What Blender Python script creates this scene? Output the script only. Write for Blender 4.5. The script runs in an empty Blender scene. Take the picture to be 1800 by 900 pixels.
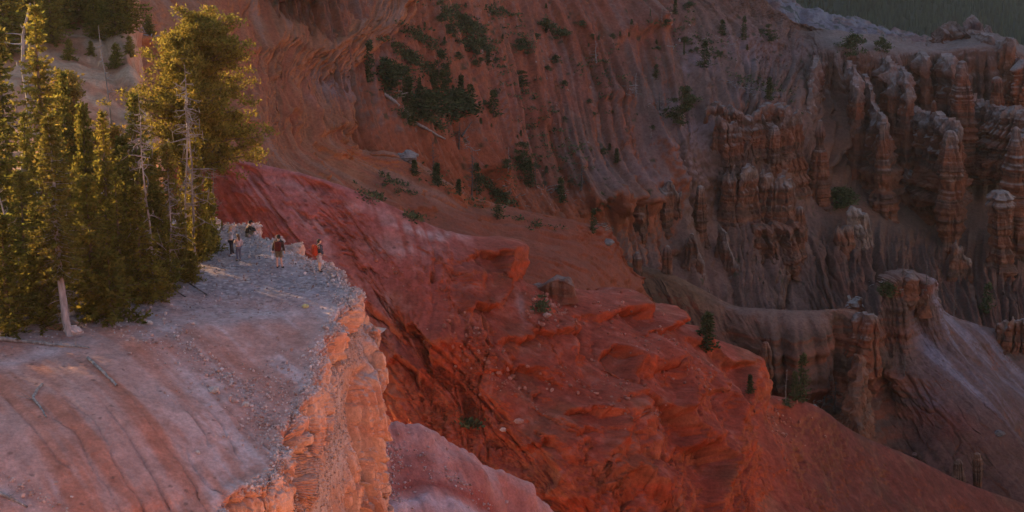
import bpy, bmesh, math, random
import numpy as np
from mathutils import Vector, Matrix

# ------------------------------------------------------------------ camera
FOC = 3400.0                      # focal length in pixels of an 1800 px wide picture
PITCH = math.radians(15.0)
CP, SP = math.cos(PITCH), math.sin(PITCH)
scene = bpy.context.scene
cam_d = bpy.data.cameras.new("camera")
cam = bpy.data.objects.new("camera", cam_d)
scene.collection.objects.link(cam)
cam_d.sensor_width = 36.0
cam_d.lens = FOC / 1800.0 * 36.0
cam_d.clip_start = 0.5
cam_d.clip_end = 12000.0
cam.location = (0, 0, 0)
cam.rotation_euler = (math.radians(75.0), 0, 0)
scene.camera = cam

# ------------------------------------------------------------------ light
SUN_EL, SUN_AZ = math.radians(9.0), math.radians(-50.0)      # azimuth measured from +Y towards +X
sun_vec = Vector((math.sin(SUN_AZ) * math.cos(SUN_EL), math.cos(SUN_AZ) * math.cos(SUN_EL), math.sin(SUN_EL)))
world = bpy.data.worlds.new("World")
scene.world = world
world.use_nodes = True
wn = world.node_tree
bg = wn.nodes["Background"]
sky = wn.nodes.new("ShaderNodeTexSky")
sky.sky_type = 'NISHITA'
sky.sun_disc = False
sky.sun_elevation = SUN_EL
sky.sun_rotation = SUN_AZ
sky.altitude = 3000
sky.air_density = 1.0
sky.dust_density = 2.5
sky.ozone_density = 1.0
wn.links.new(sky.outputs[0], bg.inputs[0])
bg.inputs[1].default_value = 0.15
sun_d = bpy.data.lights.new("sun", 'SUN')
sun_d.energy = 5.0
sun_d.angle = math.radians(0.5)
sun_d.color = (1.0, 0.62, 0.28)
sun = bpy.data.objects.new("sun", sun_d)
sun.rotation_euler = (-sun_vec).to_track_quat('-Z', 'Y').to_euler()
scene.collection.objects.link(sun)
vs = scene.view_settings
vs.view_transform = 'Standard'
vs.look = 'None'
vs.exposure = 1.5
vs.gamma = 1.0
vs.use_curve_mapping = False
scene.cycles.max_bounces = 5
scene.cycles.diffuse_bounces = 3
scene.cycles.glossy_bounces = 1
scene.cycles.transmission_bounces = 3
scene.cycles.volume_bounces = 0
scene.cycles.transparent_max_bounces = 4
scene.cycles.use_denoising = True
scene.cycles.sample_clamp_indirect = 4.0

# ------------------------------------------------------------------ helpers
def W(px, py, y):
    """world point seen at (px, py) of the 1800x900 photograph at world depth y"""
    cx, cz = (px - 900.0) / FOC, -(py - 450.0) / FOC
    k = y / (CP + cz * SP)
    return np.array((cx * k, y, (-SP + cz * CP) * k))

def proj(P):
    d = P[..., 1] * CP - P[..., 2] * SP
    u = P[..., 1] * SP + P[..., 2] * CP
    return 900 + FOC * P[..., 0] / d, 450 - FOC * u / d, d

_u = np.uint32
def _mul(k): return _u(k & 0xFFFFFFFF)
def _mixh(h):
    h = (h ^ (h >> _u(13))) * _mul(1274126177)
    h = (h ^ (h >> _u(16))) * _mul(2246822519)
    return ((h ^ (h >> _u(15))) & _u(0xFFFFFF)).astype(np.float32) * np.float32(1.0 / 0xFFFFFF)
def _h(ix, iy, iz, seed):
    return _mixh(ix.astype(np.int32).view(_u) * _mul(374761393) + iy.astype(np.int32).view(_u) * _mul(668265263) + iz.astype(np.int32).view(_u) * _mul(2147483629) + _mul(seed * 1274126177))

def noise(x, y, z=None, seed=0):
    """value noise in -1..1"""
    f32 = np.float32
    x = np.asarray(x, f32); y = np.asarray(y, f32)
    x, y = np.broadcast_arrays(x, y)
    if z is not None: x, y, z = np.broadcast_arrays(x, y, np.asarray(z, f32))
    fl = np.floor(x); fx = x - fl; hx = fl.astype(np.int32).view(_u) * _mul(374761393) + _mul(seed * 1274126177)
    fl = np.floor(y); fy = y - fl; hy = fl.astype(np.int32).view(_u) * _mul(668265263)
    fx = fx * fx * fx * (fx * (fx * 6 - 15) + 10)
    fy = fy * fy * fy * (fy * (fy * 6 - 15) + 10)
    hx1 = hx + _mul(374761393); hy1 = hy + _mul(668265263)
    def plane(hz):
        a = _mixh(hx + hy + hz); b = _mixh(hx1 + hy + hz); a += (b - a) * fx
        c = _mixh(hx + hy1 + hz); b = _mixh(hx1 + hy1 + hz); c += (b - c) * fx
        a += (c - a) * fy
        return a
    if z is None: return plane(_u(0)) * 2 - 1
    z = np.broadcast_to(np.asarray(z, f32), x.shape)
    fl = np.floor(z); fz = z - fl; hz = fl.astype(np.int32).view(_u) * _mul(2147483629)
    fz = fz * fz * (3 - 2 * fz)
    a = plane(hz); b = plane(hz + _mul(2147483629))
    return (a + (b - a) * fz) * 2 - 1

def fbm(x, y, z=None, o=4, seed=0, g=0.5):
    r, a, f, t = 0, 1.0, 1.0, 0.0
    for k in range(o):
        r = r + a * noise(np.asarray(x) * f + k * 17.3, np.asarray(y) * f + k * 5.1, None if z is None else np.asarray(z) * f, seed + k)
        t += a; a *= g; f *= 2.03
    return r / t * 1.5

def billow(x, y, z=None, o=3, seed=0):
    r, a, f, t = 0, 1.0, 1.0, 0.0
    for k in range(o):
        r = r + a * np.abs(noise(np.asarray(x) * f + k * 7.7, np.asarray(y) * f + k * 3.3, None if z is None else np.asarray(z) * f, seed + k))
        t += a; a *= 0.5; f *= 2.1
    return r / t * 2.0 - 0.6

def cells(x, y, z, seed=0, box=False):
    """distance to the two nearest cell points and the id value of the nearest: blocky rock"""
    ix, iy, iz = np.floor(x).astype(np.int64), np.floor(y).astype(np.int64), np.floor(z).astype(np.int64)
    d1 = np.full(x.shape, 9.0); d2 = np.full(x.shape, 9.0); idv = np.zeros(x.shape)
    for a in (-1, 0, 1):
        for b in (-1, 0, 1):
            for c in (-1, 0, 1):
                jx, jy, jz = ix + a, iy + b, iz + c
                qx = jx + 0.15 + 0.7 * _h(jx, jy, jz, seed)
                qy = jy + 0.15 + 0.7 * _h(jx, jy, jz, seed + 1)
                qz = jz + 0.15 + 0.7 * _h(jx, jy, jz, seed + 2)
                d = np.maximum(np.maximum(np.abs(qx - x), np.abs(qy - y)), np.abs(qz - z)) if box else np.sqrt((qx - x) ** 2 + (qy - y) ** 2 + (qz - z) ** 2)
                near = d < d1
                d2 = np.where(near, d1, np.minimum(d2, d))
                idv = np.where(near, _h(jx, jy, jz, seed + 3), idv)
                d1 = np.where(near, d, d1)
    return d1, d2, idv

def sstep(a, b, x):
    t = np.clip((x - a) / (b - a), 0, 1)
    return t * t * (3 - 2 * t)

def mix(a, b, t):
    a = np.asarray(a, float); b = np.asarray(b, float); t = np.asarray(t)[..., None]
    return a * (1 - t) + b * t

def crspline(P, ts):
    """Catmull-Rom along axis 0 at parameters ts"""
    n = P.shape[0]
    i = np.clip(np.floor(ts).astype(int), 0, n - 2)
    t = (ts - i).reshape((-1,) + (1,) * (P.ndim - 1))
    Pe = np.concatenate([2 * P[:1] - P[1:2], P, 2 * P[-1:] - P[-2:-1]])
    a, b, c, d = Pe[i], Pe[i + 1], Pe[i + 2], Pe[i + 3]
    return 0.5 * (2 * b + (c - a) * t + (2 * a - 5 * b + 4 * c - d) * t * t + (3 * b - a - 3 * c + d) * t ** 3)

def pt(q):
    if q[0] == 'w': return np.array(q[1:4], float)
    return W(*q)

def mesh_obj(name, V, F, mats, col=None, parent=None, smooth=True, matidx=None):
    """V (n,3), F (m,3|4) arrays -> linked mesh object, optional per-vertex colour"""
    me = bpy.data.meshes.new(name)
    V = np.asarray(V, np.float32); F = np.asarray(F, np.int32)
    me.vertices.add(len(V)); me.vertices.foreach_set("co", V.ravel())
    k = F.shape[1]
    me.loops.add(F.size); me.loops.foreach_set("vertex_index", F.ravel())
    me.polygons.add(len(F)); me.polygons.foreach_set("loop_start", np.arange(0, F.size, k, dtype=np.int32))
    if matidx is not None: me.polygons.foreach_set("material_index", np.asarray(matidx, np.int32))
    me.polygons.foreach_set("use_smooth", np.full(len(F), smooth))
    me.update(calc_edges=True)
    if col is not None:
        ca = me.color_attributes.new("Col", 'FLOAT_COLOR', 'POINT')
        c4 = np.ones((len(V), 4), np.float32); c4[:, :np.shape(col)[-1]] = col
        ca.data.foreach_set("color", c4.ravel())
    for m in (mats if isinstance(mats, (list, tuple)) else [mats]): me.materials.append(m)
    o = bpy.data.objects.new(name, me)
    scene.collection.objects.link(o)
    if parent is not None: o.parent = parent
    return o

def tag(o, label=None, cat=None, group=None, kind=None):
    if label: o["label"] = label
    if cat: o["category"] = cat
    if group: o["group"] = group
    if kind: o["kind"] = kind
    return o

def empty(name, loc=(0, 0, 0), rz=0.0):
    o = bpy.data.objects.new(name, None)
    scene.collection.objects.link(o)
    o.location = loc; o.rotation_euler = (0, 0, rz)
    o.empty_display_size = 0.3
    return o

def ground_mat(name, fine=2.0, speck=0.3, bump=0.15, bscale=3.0, speckdark=0.5, tint=(0.6, 0.5, 0.45)):
    """rock and soil: vertex colour times two scales of mottling, with grain and pebbles as bump"""
    m = bpy.data.materials.new(name); m.use_nodes = True
    nt = m.node_tree; N = nt.nodes; L = nt.links
    b = N["Principled BSDF"]
    b.inputs["Roughness"].default_value = 0.95
    b.inputs["Specular IOR Level"].default_value = 0.12
    at = N.new("ShaderNodeAttribute"); at.attribute_name = "Col"
    tc = N.new("ShaderNodeNewGeometry")
    n1 = N.new("ShaderNodeTexNoise"); n1.inputs["Scale"].default_value = fine; n1.inputs["Detail"].default_value = 6; n1.inputs["Roughness"].default_value = 0.7
    L.new(tc.outputs["Position"], n1.inputs["Vector"])
    r1 = N.new("ShaderNodeMapRange"); r1.inputs[1].default_value = 0.3; r1.inputs[2].default_value = 0.7
    r1.inputs[3].default_value = 0.72; r1.inputs[4].default_value = 1.25
    L.new(n1.outputs["Fac"], r1.inputs[0])
    n2 = N.new("ShaderNodeTexVoronoi"); n2.inputs["Scale"].default_value = fine * 4
    L.new(tc.outputs["Position"], n2.inputs["Vector"])
    r2 = N.new("ShaderNodeMapRange"); r2.inputs[1].default_value = 0.12; r2.inputs[2].default_value = 0.3
    r2.inputs[3].default_value = speckdark; r2.inputs[4].default_value = 1.0
    L.new(n2.outputs["Distance"], r2.inputs[0])
    n3 = N.new("ShaderNodeTexNoise"); n3.inputs["Scale"].default_value = fine * 0.25; n3.inputs["Detail"].default_value = 3
    L.new(tc.outputs["Position"], n3.inputs["Vector"])
    r3 = N.new("ShaderNodeMapRange"); r3.inputs[1].default_value = 0.5; r3.inputs[2].default_value = 0.68
    r3.inputs[3].default_value = 0.0; r3.inputs[4].default_value = speck
    L.new(n3.outputs["Fac"], r3.inputs[0])
    sa = N.new("ShaderNodeMath"); sa.operation = 'MULTIPLY'; L.new(r3.outputs[0], sa.inputs[0]); L.new(at.outputs["Alpha"], sa.inputs[1])
    mm = N.new("ShaderNodeMix"); mm.data_type = 'FLOAT'
    L.new(sa.outputs[0], mm.inputs[0]); mm.inputs[2].default_value = 1.0; L.new(r2.outputs[0], mm.inputs[3])
    mu = N.new("ShaderNodeMath"); mu.operation = 'MULTIPLY'
    L.new(r1.outputs[0], mu.inputs[0]); L.new(mm.outputs[0], mu.inputs[1])
    vm = N.new("ShaderNodeVectorMath"); vm.operation = 'SCALE'
    L.new(at.outputs["Color"], vm.inputs[0]); L.new(mu.outputs[0], vm.inputs["Scale"])
    L.new(vm.outputs[0], b.inputs["Base Color"])
    n4 = N.new("ShaderNodeTexNoise"); n4.inputs["Scale"].default_value = bscale; n4.inputs["Detail"].default_value = 8; n4.inputs["Roughness"].default_value = 0.65
    L.new(tc.outputs["Position"], n4.inputs["Vector"])
    bp = N.new("ShaderNodeBump"); bp.inputs["Strength"].default_value = 1.0; bp.inputs["Distance"].default_value = bump
    L.new(n4.outputs["Fac"], bp.inputs["Height"]); L.new(bp.outputs[0], b.inputs["Normal"])
    return m

class Land:
    """a landform: a net of control points, splined, then carved"""
    def __init__(self, rows, step=1.8, maxn=900):
        R = np.array([[pt(q) for q in r] for r in rows])
        px, py, d = proj(R)
        vis = lambda a, b: np.clip(np.hypot(a, b), 12, 700)
        du = vis(np.diff(px, axis=1), np.diff(py, axis=1)).max(axis=0)
        dv = vis(np.diff(px, axis=0), np.diff(py, axis=0)).max(axis=1)
        def params(L):
            cnt = np.maximum(2, np.ceil(L / step)).astype(int)
            t = [i + np.arange(c) / c for i, c in enumerate(cnt)]
            return np.concatenate(t + [np.array([len(L)])])
        tu, tv = params(du), params(dv)
        if len(tu) > maxn: tu = np.interp(np.linspace(0, 1, maxn), np.linspace(0, 1, len(tu)), tu)
        if len(tv) > maxn: tv = np.interp(np.linspace(0, 1, maxn), np.linspace(0, 1, len(tv)), tv)
        G = crspline(R, tv)                              # (nv, nc, 3)
        G = np.swapaxes(crspline(np.swapaxes(G, 0, 1), tu), 0, 1)
        self.P = G; self.tu = tu; self.tv = tv
        self.nv, self.nu = G.shape[:2]
        seg = np.linalg.norm(np.diff(G, axis=1), axis=2).mean(axis=0)
        self.S = np.tile(np.concatenate([[0], np.cumsum(seg)]), (self.nv, 1))
        seg = np.linalg.norm(np.diff(G, axis=0), axis=2)
        self.T = np.concatenate([np.zeros((1, self.nu)), np.cumsum(seg, axis=0)])
        self.U = np.tile(tu, (self.nv, 1)); self.V = np.tile(tv[:, None], (1, self.nu))
        self.px, self.py, _ = proj(G)
        self.base_n = self.normals()
    def normals(self):
        gu = np.gradient(self.P, axis=1); gv = np.gradient(self.P, axis=0)
        n = np.cross(gv, gu)
        n /= np.linalg.norm(n, axis=2, keepdims=True) + 1e-9
        if n[..., 2].mean() < 0: n = -n
        return n
    def push(self, amt, n=None):
        n = self.base_n if n is None else n
        self.P = self.P + n * np.asarray(amt)[..., None]
    def scarp(self, poly, L=40.0, w=5.0, n=None, warp=6.0, wl=1.2, seed=0, base=0.0):
        """bench edge: the ground swells out above the line and drops off sharply below it; poly = (px, py, amp metres)"""
        jx = warp * billow(self.S / wl, self.T / (wl * 12), None, 3, seed) + warp * 1.2 * noise(self.S / (wl * 4), self.T / (wl * 9), None, seed + 5)
        px, py = self.px + 0 * jx, self.py + jx
        best = np.full(px.shape, 1e9); sd = np.zeros(px.shape); am = np.zeros(px.shape)
        for (x0, y0, a0), (x1, y1, a1) in zip(poly[:-1], poly[1:]):
            dx, dy = x1 - x0, y1 - y0; L2 = dx * dx + dy * dy
            t = np.clip(((px - x0) * dx + (py - y0) * dy) / L2, 0, 1)
            qx, qy = x0 + t * dx - px, y0 + t * dy - py
            d = np.hypot(qx, qy); s = np.sign(dx * (py - y0) - dy * (px - x0))   # + is below/right of a left-to-right line
            near = d < best
            best = np.where(near, d, best); sd = np.where(near, -s * d, sd); am = np.where(near, a0 + (a1 - a0) * t, am)
        up = np.exp(-np.clip(sd, 0, None) / L)
        k = am * np.where(sd > 0, up, np.exp(-np.clip(-sd, 0, None) ** 2 / (w * w)))
        self.push(k, n)
        return k
    def rills(self, k, lam, depth, stretch=12, w=.13, warp=.5, seed=0, mask=1.0, n=None):
        """sharp branching gullies cut down the fall line"""
        s = self.S - k * self.T + warp * lam * fbm(self.S / (lam * 2.2), self.T / (lam * 2.2), None, 3, seed + 1)
        r = np.abs(noise(s / lam, self.T / (lam * stretch), None, seed)) + .10 * np.abs(noise(s / (lam * .37), self.T / (lam * 4), None, seed + 2))
        self.push(-depth * np.exp(-(r / w) ** 2) * mask * (.55 + .45 * noise(self.S / (lam * 3), self.T / (lam * 5), None, seed + 3)), n)
    def build(self, name, mat, colf, flat=None):
        self.n = self.normals()
        self.fx, self.fy, _ = proj(self.P)
        col = colf(self)
        idx = np.arange(self.nv * self.nu).reshape(self.nv, self.nu)
        F = np.stack([idx[:-1, :-1], idx[1:, :-1], idx[1:, 1:], idx[:-1, 1:]], axis=-1).reshape(-1, 4)
        o = mesh_obj(name, self.P.reshape(-1, 3), F, mat, np.clip(col, 0.004, 1.0).reshape(-1, col.shape[-1]))
        if flat is not None:
            fm = flat(self)[:-1, :-1].ravel()
            o.data.polygons.foreach_set("use_smooth", ~fm)
        self.obj = o
        return o

def blob_mask(L, pts, pw=1.0):
    """soft patches of different soil; pts = (px, py, rx, ry, angle deg, strength)"""
    m = np.zeros(L.px.shape)
    nx = 14 * fbm(L.P[..., 0] / 3, L.P[..., 1] / 3, L.P[..., 2] / 3, 3, 91)
    for (cx, cy, rx, ry, a, s) in pts:
        ca, sa = math.cos(math.radians(a)), math.sin(math.radians(a))
        dx, dy = L.px + nx - cx, L.py - nx - cy
        u = (dx * ca + dy * sa) / rx; v = (-dx * sa + dy * ca) / ry
        m = np.maximum(m, s * np.exp(-(u * u + v * v)))
    return np.clip(m, 0, 1)

MAT_SOIL = ground_mat("fine_soil", fine=2.6, speck=0.8, bump=0.16, bscale=4.5)
MAT_NEAR = ground_mat("near_gravel", fine=5.0, speck=0.9, bump=0.05, bscale=9.0, speckdark=0.45)
MAT_ROCK = ground_mat("layered_rock", fine=1.4, speck=0.5, bump=0.35, bscale=2.0, speckdark=0.55)
# ------------------------------------------------------------------ foreground bluff
def w(*a): return ('w',) + a
bluff_rows = [
 [w(-100,160,-20),w(-50,150,-25),w(-38,140,-27),w(-29,128,-28.5),w(-24,122,-30),w(-22.5,121,-33),w(-21,120,-38),w(-19,119,-44),w(-17,118,-52),w(-14,117,-64)],
 [w(-85,118,-23),w(-36,113,-25.8),w(-28,111,-26.4),w(-21,109,-26.8),(402,404,106.5),w(-15.2,106,-29),w(-14,106,-33),w(-12.5,105,-38),w(-11,104,-47),w(-9,103,-60)],
 [w(-75,102,-24),(0,475,97),(230,470,97.5),(400,448,101),(470,418,103.5),w(-12.3,102.8,-28.6),w(-11,102,-33),w(-10,101,-38),w(-8.8,101,-47),w(-7,100,-60)],
 [w(-70,95,-23.5),(0,530,91.5),(230,515,92.5),(430,490,96.5),(535,458,100),w(-10.2,99.7,-28.4),w(-9.2,99,-31),w(-8.4,99,-36),w(-7.6,98.5,-46),w(-6.4,98,-60)],
 [w(-65,88,-23.5),(0,580,86.5),(230,560,89),(480,525,93.5),(590,486,97.3),w(-8.5,97,-28.6),w(-7.8,96.8,-30),w(-7.2,97,-32),w(-6.9,97,-44),w(-5.8,97,-60)],
 [w(-62,84,-23.8),(-20,640,82.5),(220,600,85.5),(500,560,91),(619,517,95),(614,562,95.4),(632,552,96.4),(650,568,96.5),(667,612,96.5),(669,900,95)],
 [w(-60,80,-24.5),(-40,700,78.5),(210,660,81.5),(470,620,87),(578,600,89),(592,642,89.7),(612,640,92),(640,655,94),(667,690,95),(668,905,94)],
 [w(-60,76,-25.5),(-60,770,75),(200,740,77.6),(440,700,82.3),(545,690,84),(570,737,84.8),(598,725,90),(630,755,92),(663,800,94),(667,930,93.5)],
 [w(-60,73,-27),(-80,840,72.5),(180,820,74.5),(420,775,79),(505,762,80),(540,803,81.2),(590,810,87.5),(620,845,90),(662,890,93),(668,960,93)],
 [w(-60,71,-28.5),(-100,930,70),(150,900,71.8),(400,845,76),(482,828,77),(518,885,78),(572,880,85.5),(605,920,88),(655,960,92),(668,1020,92)],
 [w(-60,69,-30),(-140,1010,67.8),(100,970,70),(330,895,73.7),(398,890,74.5),(415,950,75.2),(520,980,80),(575,1020,84),(640,1050,89),(670,1120,90)],
 [w(-60,66,-34),(-160,1150,64),(80,1110,66),(260,1040,69),(300,1030,70),(330,1100,71),(420,1120,74),(500,1150,78),(600,1200,84),(680,1300,86)],
]
for _r in bluff_rows:
    _a, _b, _c = pt(_r[0]), pt(_r[1]), pt(_r[2])
    _m = _b + (_b - _c) * 1.4
    _e = pt(_r[-1]); _r.append(w(_e[0] + 16, _e[1] - 2, _e[2] - 55))
    _r.insert(1, w(_m[0], _m[1], _b[2] + 0.35 * (_a[2] - _b[2])))
bluff = Land(bluff_rows, step=1.45, maxn=1150)
L = bluff
L.U = L.U - 1
U = L.U
cl = sstep(3.75, 4.05, U)                               # 0 on the slope, 1 on the cliff
P = L.P
slope_k = 1 - cl
x, y, z = P[..., 0], P[..., 1], P[..., 2]
# gentle swells, rills that run down the slope, rough broken rim
L.push(slope_k * (0.22 * fbm(x / 7, y / 7, z / 7, 3, 3) + 0.022 * fbm(x / 0.5, y / 0.5, z / 0.5, 4, 4)))
fr = x * 0.80 + y * 0.60                              # across the fall line
al = -x * 0.60 + y * 0.80
front = sstep(620, 760, L.py) * slope_k
rl = billow(fr / 1.5 + 0.35 * noise(fr / 3, al / 6, None, 8), al / 16, None, 2, 5)
L.push(front * (0.07 * np.clip(rl, -0.5, 0.6) + 0.035 * billow(fr / 0.35, al / 5, None, 2, 6)))
for i, (cx, cw, dp) in enumerate([(29.8, .08, .2), (30.9, .07, .16), (32.0, .06, .16), (33.1, .08, .22), (34.3, .05, .12), (35.2, .08, .2), (36.3, .07, .18), (37.4, .05, .14), (38.6, .06, .14), (40.2, .05, .12)]):
    off = fr - cx + 0.22 * noise(al / 3, i * 7.0, None, 9) + 0.10 * noise(al / 0.7, i * 7.0, None, 11)
    L.push(-front * .55 * dp * np.exp(-(off / cw) ** 2) * sstep(-0.25, 0.25, noise(al / 4.5, i * 3.0, None, 10) + 0.25))
# the pale ledge that breaks out low on the left
# cliff: blocks and ledges
n = L.normals()
wx = 0.5 * noise(x / 1.5, y / 1.5, z / 1.5, 22)
d1, d2, idv = cells(x / 1.5 + wx * .6, y / 1.5 + wx * .6, z / 2.8 + wx * .3, 21, True)
e1, e2, ide = cells(x / 0.6 + .5 * wx, y / 0.6 + .5 * wx, z / 0.75 + .3 * wx, 31, True)
g1, g2, idg = cells(x / 0.26, y / 0.26, z / 0.26, 33)
rim = np.exp(-((U - 4.0) / 0.28) ** 2)
tal = np.exp(-((U - 6.05) / 0.75) ** 4) * sstep(4.6, 5.6, L.V)       # loose talus in the chute
hard = cl * (1 - 0.92 * tal)
face = hard * (1 - sstep(.5, .9, n[..., 2]))
q1 = np.round(noise(y / 1.25, z / 11, None, 25) * 3.2) / 3.2; q2 = np.round(noise(y / .5, z / 5 + 9, None, 26) * 3) / 3
blk = face * (1.05 * q1 + .30 * q2) + face * (0.45 * (idv - 0.5) - 0.25 * np.exp(-((d2 - d1) / 0.06) ** 2)) + hard * (0.12 * (ide - 0.5) - 0.10 * np.exp(-((e2 - e1) / 0.07) ** 2))
blk += rim * (0.24 * (ide - 0.4)) + (rim + .15 * hard + .4 * tal) * 0.10 * (idg - .5) + rim * 0.2 * fbm(x / 1.2, y / 1.2, z / 1.2, 3, 14)
blk += hard * 0.6 * fbm(x / 2.6, y / 2.6, z / 5.0, 3, 12) + cl * 0.06 * fbm(x / 0.4, y / 0.4, z / 0.5, 4, 13)
blk += face * 0.10 * np.round(noise(y / 3, z / 1.1, None, 17) * 2) / 2
# deep vertical cracks between the buttresses
cr = np.abs(noise(y / 1.3, z / 9.0, None, 15))
blk -= hard * 1.1 * np.exp(-(cr / 0.05) ** 2) * sstep(4.3, 4.8, U)
blk -= face * .50 * np.exp(-(np.abs(noise(y / .62, z / 5, None, 19)) / 0.07) ** 2) * sstep(4.2, 4.6, U)
fadeU = 1 - sstep(8.6, 9.0, U) * 0.5
L.push(np.clip(blk, -1.2, 0.9) * fadeU, n)

def bluff_col(L):
    x, y, z = L.P[..., 0], L.P[..., 1], L.P[..., 2]
    n = L.n
    cl = sstep(3.9, 4.25, L.U)
    f1 = fbm(x / 3, y / 3, z / 3, 4, 41); f2 = fbm(x / 0.6, y / 0.6, z / 0.6, 4, 42)
    fr = x * 0.80 + y * 0.60; al = -x * 0.60 + y * 0.80
    st = fbm(fr / 0.9, al / 9, None, 4, 43)
    grey = np.array((0.34, 0.265, 0.265)); pink = np.array((0.49, 0.265, 0.215)); red = np.array((0.46, 0.175, 0.115)); pale = np.array((0.60, 0.45, 0.43))
    # crown of the bluff is grey gravel, the slope below is pink clay
    line = 545 + (L.px - 300) * 0.02 + np.clip(300 - L.px, 0, 400) * 0.24
    k = sstep(-28, 30, L.py - line + 22 * f1)
    c = mix(grey * 0.95, pink, k)
    c = mix(c, red, k * sstep(-0.5, 0.5, st + 0.4 * f1) * (0.95 - 0.6 * sstep(250, 520, L.px)))
    c = mix(c, pale, k * 0.55 * sstep(0.1, 0.7, -st + 0.3 * f2) * sstep(200, 480, L.px))
    c = mix(c, pale * 0.95, 0.8 * blob_mask(L, [(470, 560, 110, 14, -6, .7), (300, 575, 90, 12, -12, .7), (60, 628, 90, 12, -12, .9), (330, 660, 60, 8, 40, .5), (430, 690, 60, 12, 40, .5), (20, 880, 60, 12, 25, .6), (100, 860, 26, 8, 60, .5)]))
    c = mix(c, red * 0.9, 0.6 * blob_mask(L, [(150, 690, 110, 50, 40, .8), (430, 640, 90, 12, 42, .7)]) * sstep(-.4, .5, st))
    c = c * (1 + 0.22 * f2)[..., None]
    # small dark tufts and stones on the clay
    t1, t2, ti = cells(x / 0.55, y / 0.55, z / 0.55, 71)
    c = mix(c, (0.12, 0.07, 0.06), 0.55 * (t1 < 0.17) * (ti > 0.80) * (1 - cl))
    g1, g2, gi = cells(x / 0.16, y / 0.16, z / 0.16, 75)
    c = mix(c, (0.13, 0.09, 0.08), 0.6 * (gi > 0.86) * (1 - k) * (1 - cl))
    c = mix(c, (0.55, 0.47, 0.44), 0.6 * (gi < 0.10) * (1 - k) * (1 - cl))
    # rock
    steep = sstep(0.72, 0.38, n[..., 2] + 0.15 * f2) * (1 - .85 * np.exp(-((L.U - 6.05) / 0.7) ** 4) * sstep(4.6, 5.6, L.V))
    orange = np.array((0.66, 0.40, 0.285)); rub = np.array((0.50, 0.40, 0.365)); tan_ = np.array((0.46, 0.28, 0.21))
    rock = mix(orange, orange * np.array((0.95, 0.8, 0.75)), sstep(-.3, .5, fbm(z / 0.9, x / 3, y / 3, 3, 51)))
    rock = mix(rock, (0.66, 0.40, 0.28), 0.6 * sstep(0.1, .6, fbm(x / 0.8, y / 0.8, z / 1.4, 3, 52)))
    tp = mix(rub, tan_, sstep(-.3, .5, f1))
    rc = mix(tp, rock, steep)
    c = mix(c, rc, cl)
    rim = np.exp(-((L.U - 4.0) / 0.30) ** 2) * (1 - steep)
    alpha = 1 - .9 * cl * steep
    c = mix(c, rub * 1.12, 0.8 * rim * sstep(-.5, .3, f2 + .3))
    c = mix(c, rub * 1.1, 0.8 * sstep(3.2, 4, L.U) * (1 - cl) * sstep(4.2, 2.6, L.V))
    return np.concatenate([np.clip(c, .01, .9), alpha[..., None]], -1)
tag(L.build("bluff", MAT_NEAR, bluff_col, flat=lambda L: L.U > 3.85), kind="structure")

# ------------------------------------------------------------------ red ridge behind it
crest = [(-250,200,262),(60,235,236),(300,262,218),(390,277,210),(500,298,208),(600,327,206),(690,365,206),(770,405,207),(858,437,208),(884,470,209),(930,500,211),(1005,512,214),(1072,538,217),(1120,552,220),(1200,596,224),(1268,622,227),(1295,690,231),(1420,712,240),(1500,760,246),(1600,803,253),(1700,850,260),(1860,905,270),(2050,990,280)]
fd = [(.72,-.69)] * 8 + [(.62,-.78), (.6,-.8), (.55,-.83), (.5,-.86), (.5,-.86), (.5,-.86), (.5,-.86), (.5,-.86), (.45,-.89)] + [(.30,-.95)] * 6
rows = []
prof = [(-34, -34), (-12, -12), (-3, -2.6), (0, 0), (3, -1.7), (8, -5.4), (14, -10), (21, -15.5), (29, -21.5), (38, -28), (50, -38), (66, -52)]
for s, dz in prof:
    r = []
    for (a, b, d), f in zip(crest, fd):
        c = W(a, b, d)
        q = 1.0
        if s < 0:  f2 = (-f[0] * 0.3, -f[1])
        else: f2 = f
        r.append(('w', c[0] + f2[0] * abs(s) * (1 if s > 0 else -1) * (1 if s > 0 else -1) * (1 if s >= 0 else 1), c[1] + (f2[1] * s if s > 0 else 0.9 * abs(s)), c[2] + dz * q))
    rows.append(r)
ridge = Land(rows, step=1.8, maxn=1000)
L = ridge
P = L.P; x, y, z = P[..., 0], P[..., 1], P[..., 2]
v0 = L.V - 3
L.U = L.U - 2
dn = sstep(0.0, 2.2, v0)
amp = 0.25 + 0.9 * dn
left = 1 - sstep(640, 860, L.px + 0.0 * L.py)
rt = sstep(1240, 1330, L.px)
mid = (1 - left) * (1 - rt)
S2 = L.S
L.push(amp * (0.25 + 0.45 * mid + 0.3 * rt) * 1.5 * fbm(S2 / 11, L.T / 14, None, 3, 101))
L.push(amp * (0.12 + 0.55 * mid + .12 * rt) * 1.1 * (billow((S2 + .4 * mid * L.T) / 6.5 + 0.5 * noise(S2 / 9, L.T / 9, None, 104), L.T / 26, None, 3, 102)))
L.push((0.03 + .08 * mid) * dn * billow((S2 + .45 * mid * L.T) / 1.7 + .3 * noise(S2 / 3, L.T / 3, None, 105), L.T / 11, None, 3, 103))
cliff = np.zeros(P.shape[:2])
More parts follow.
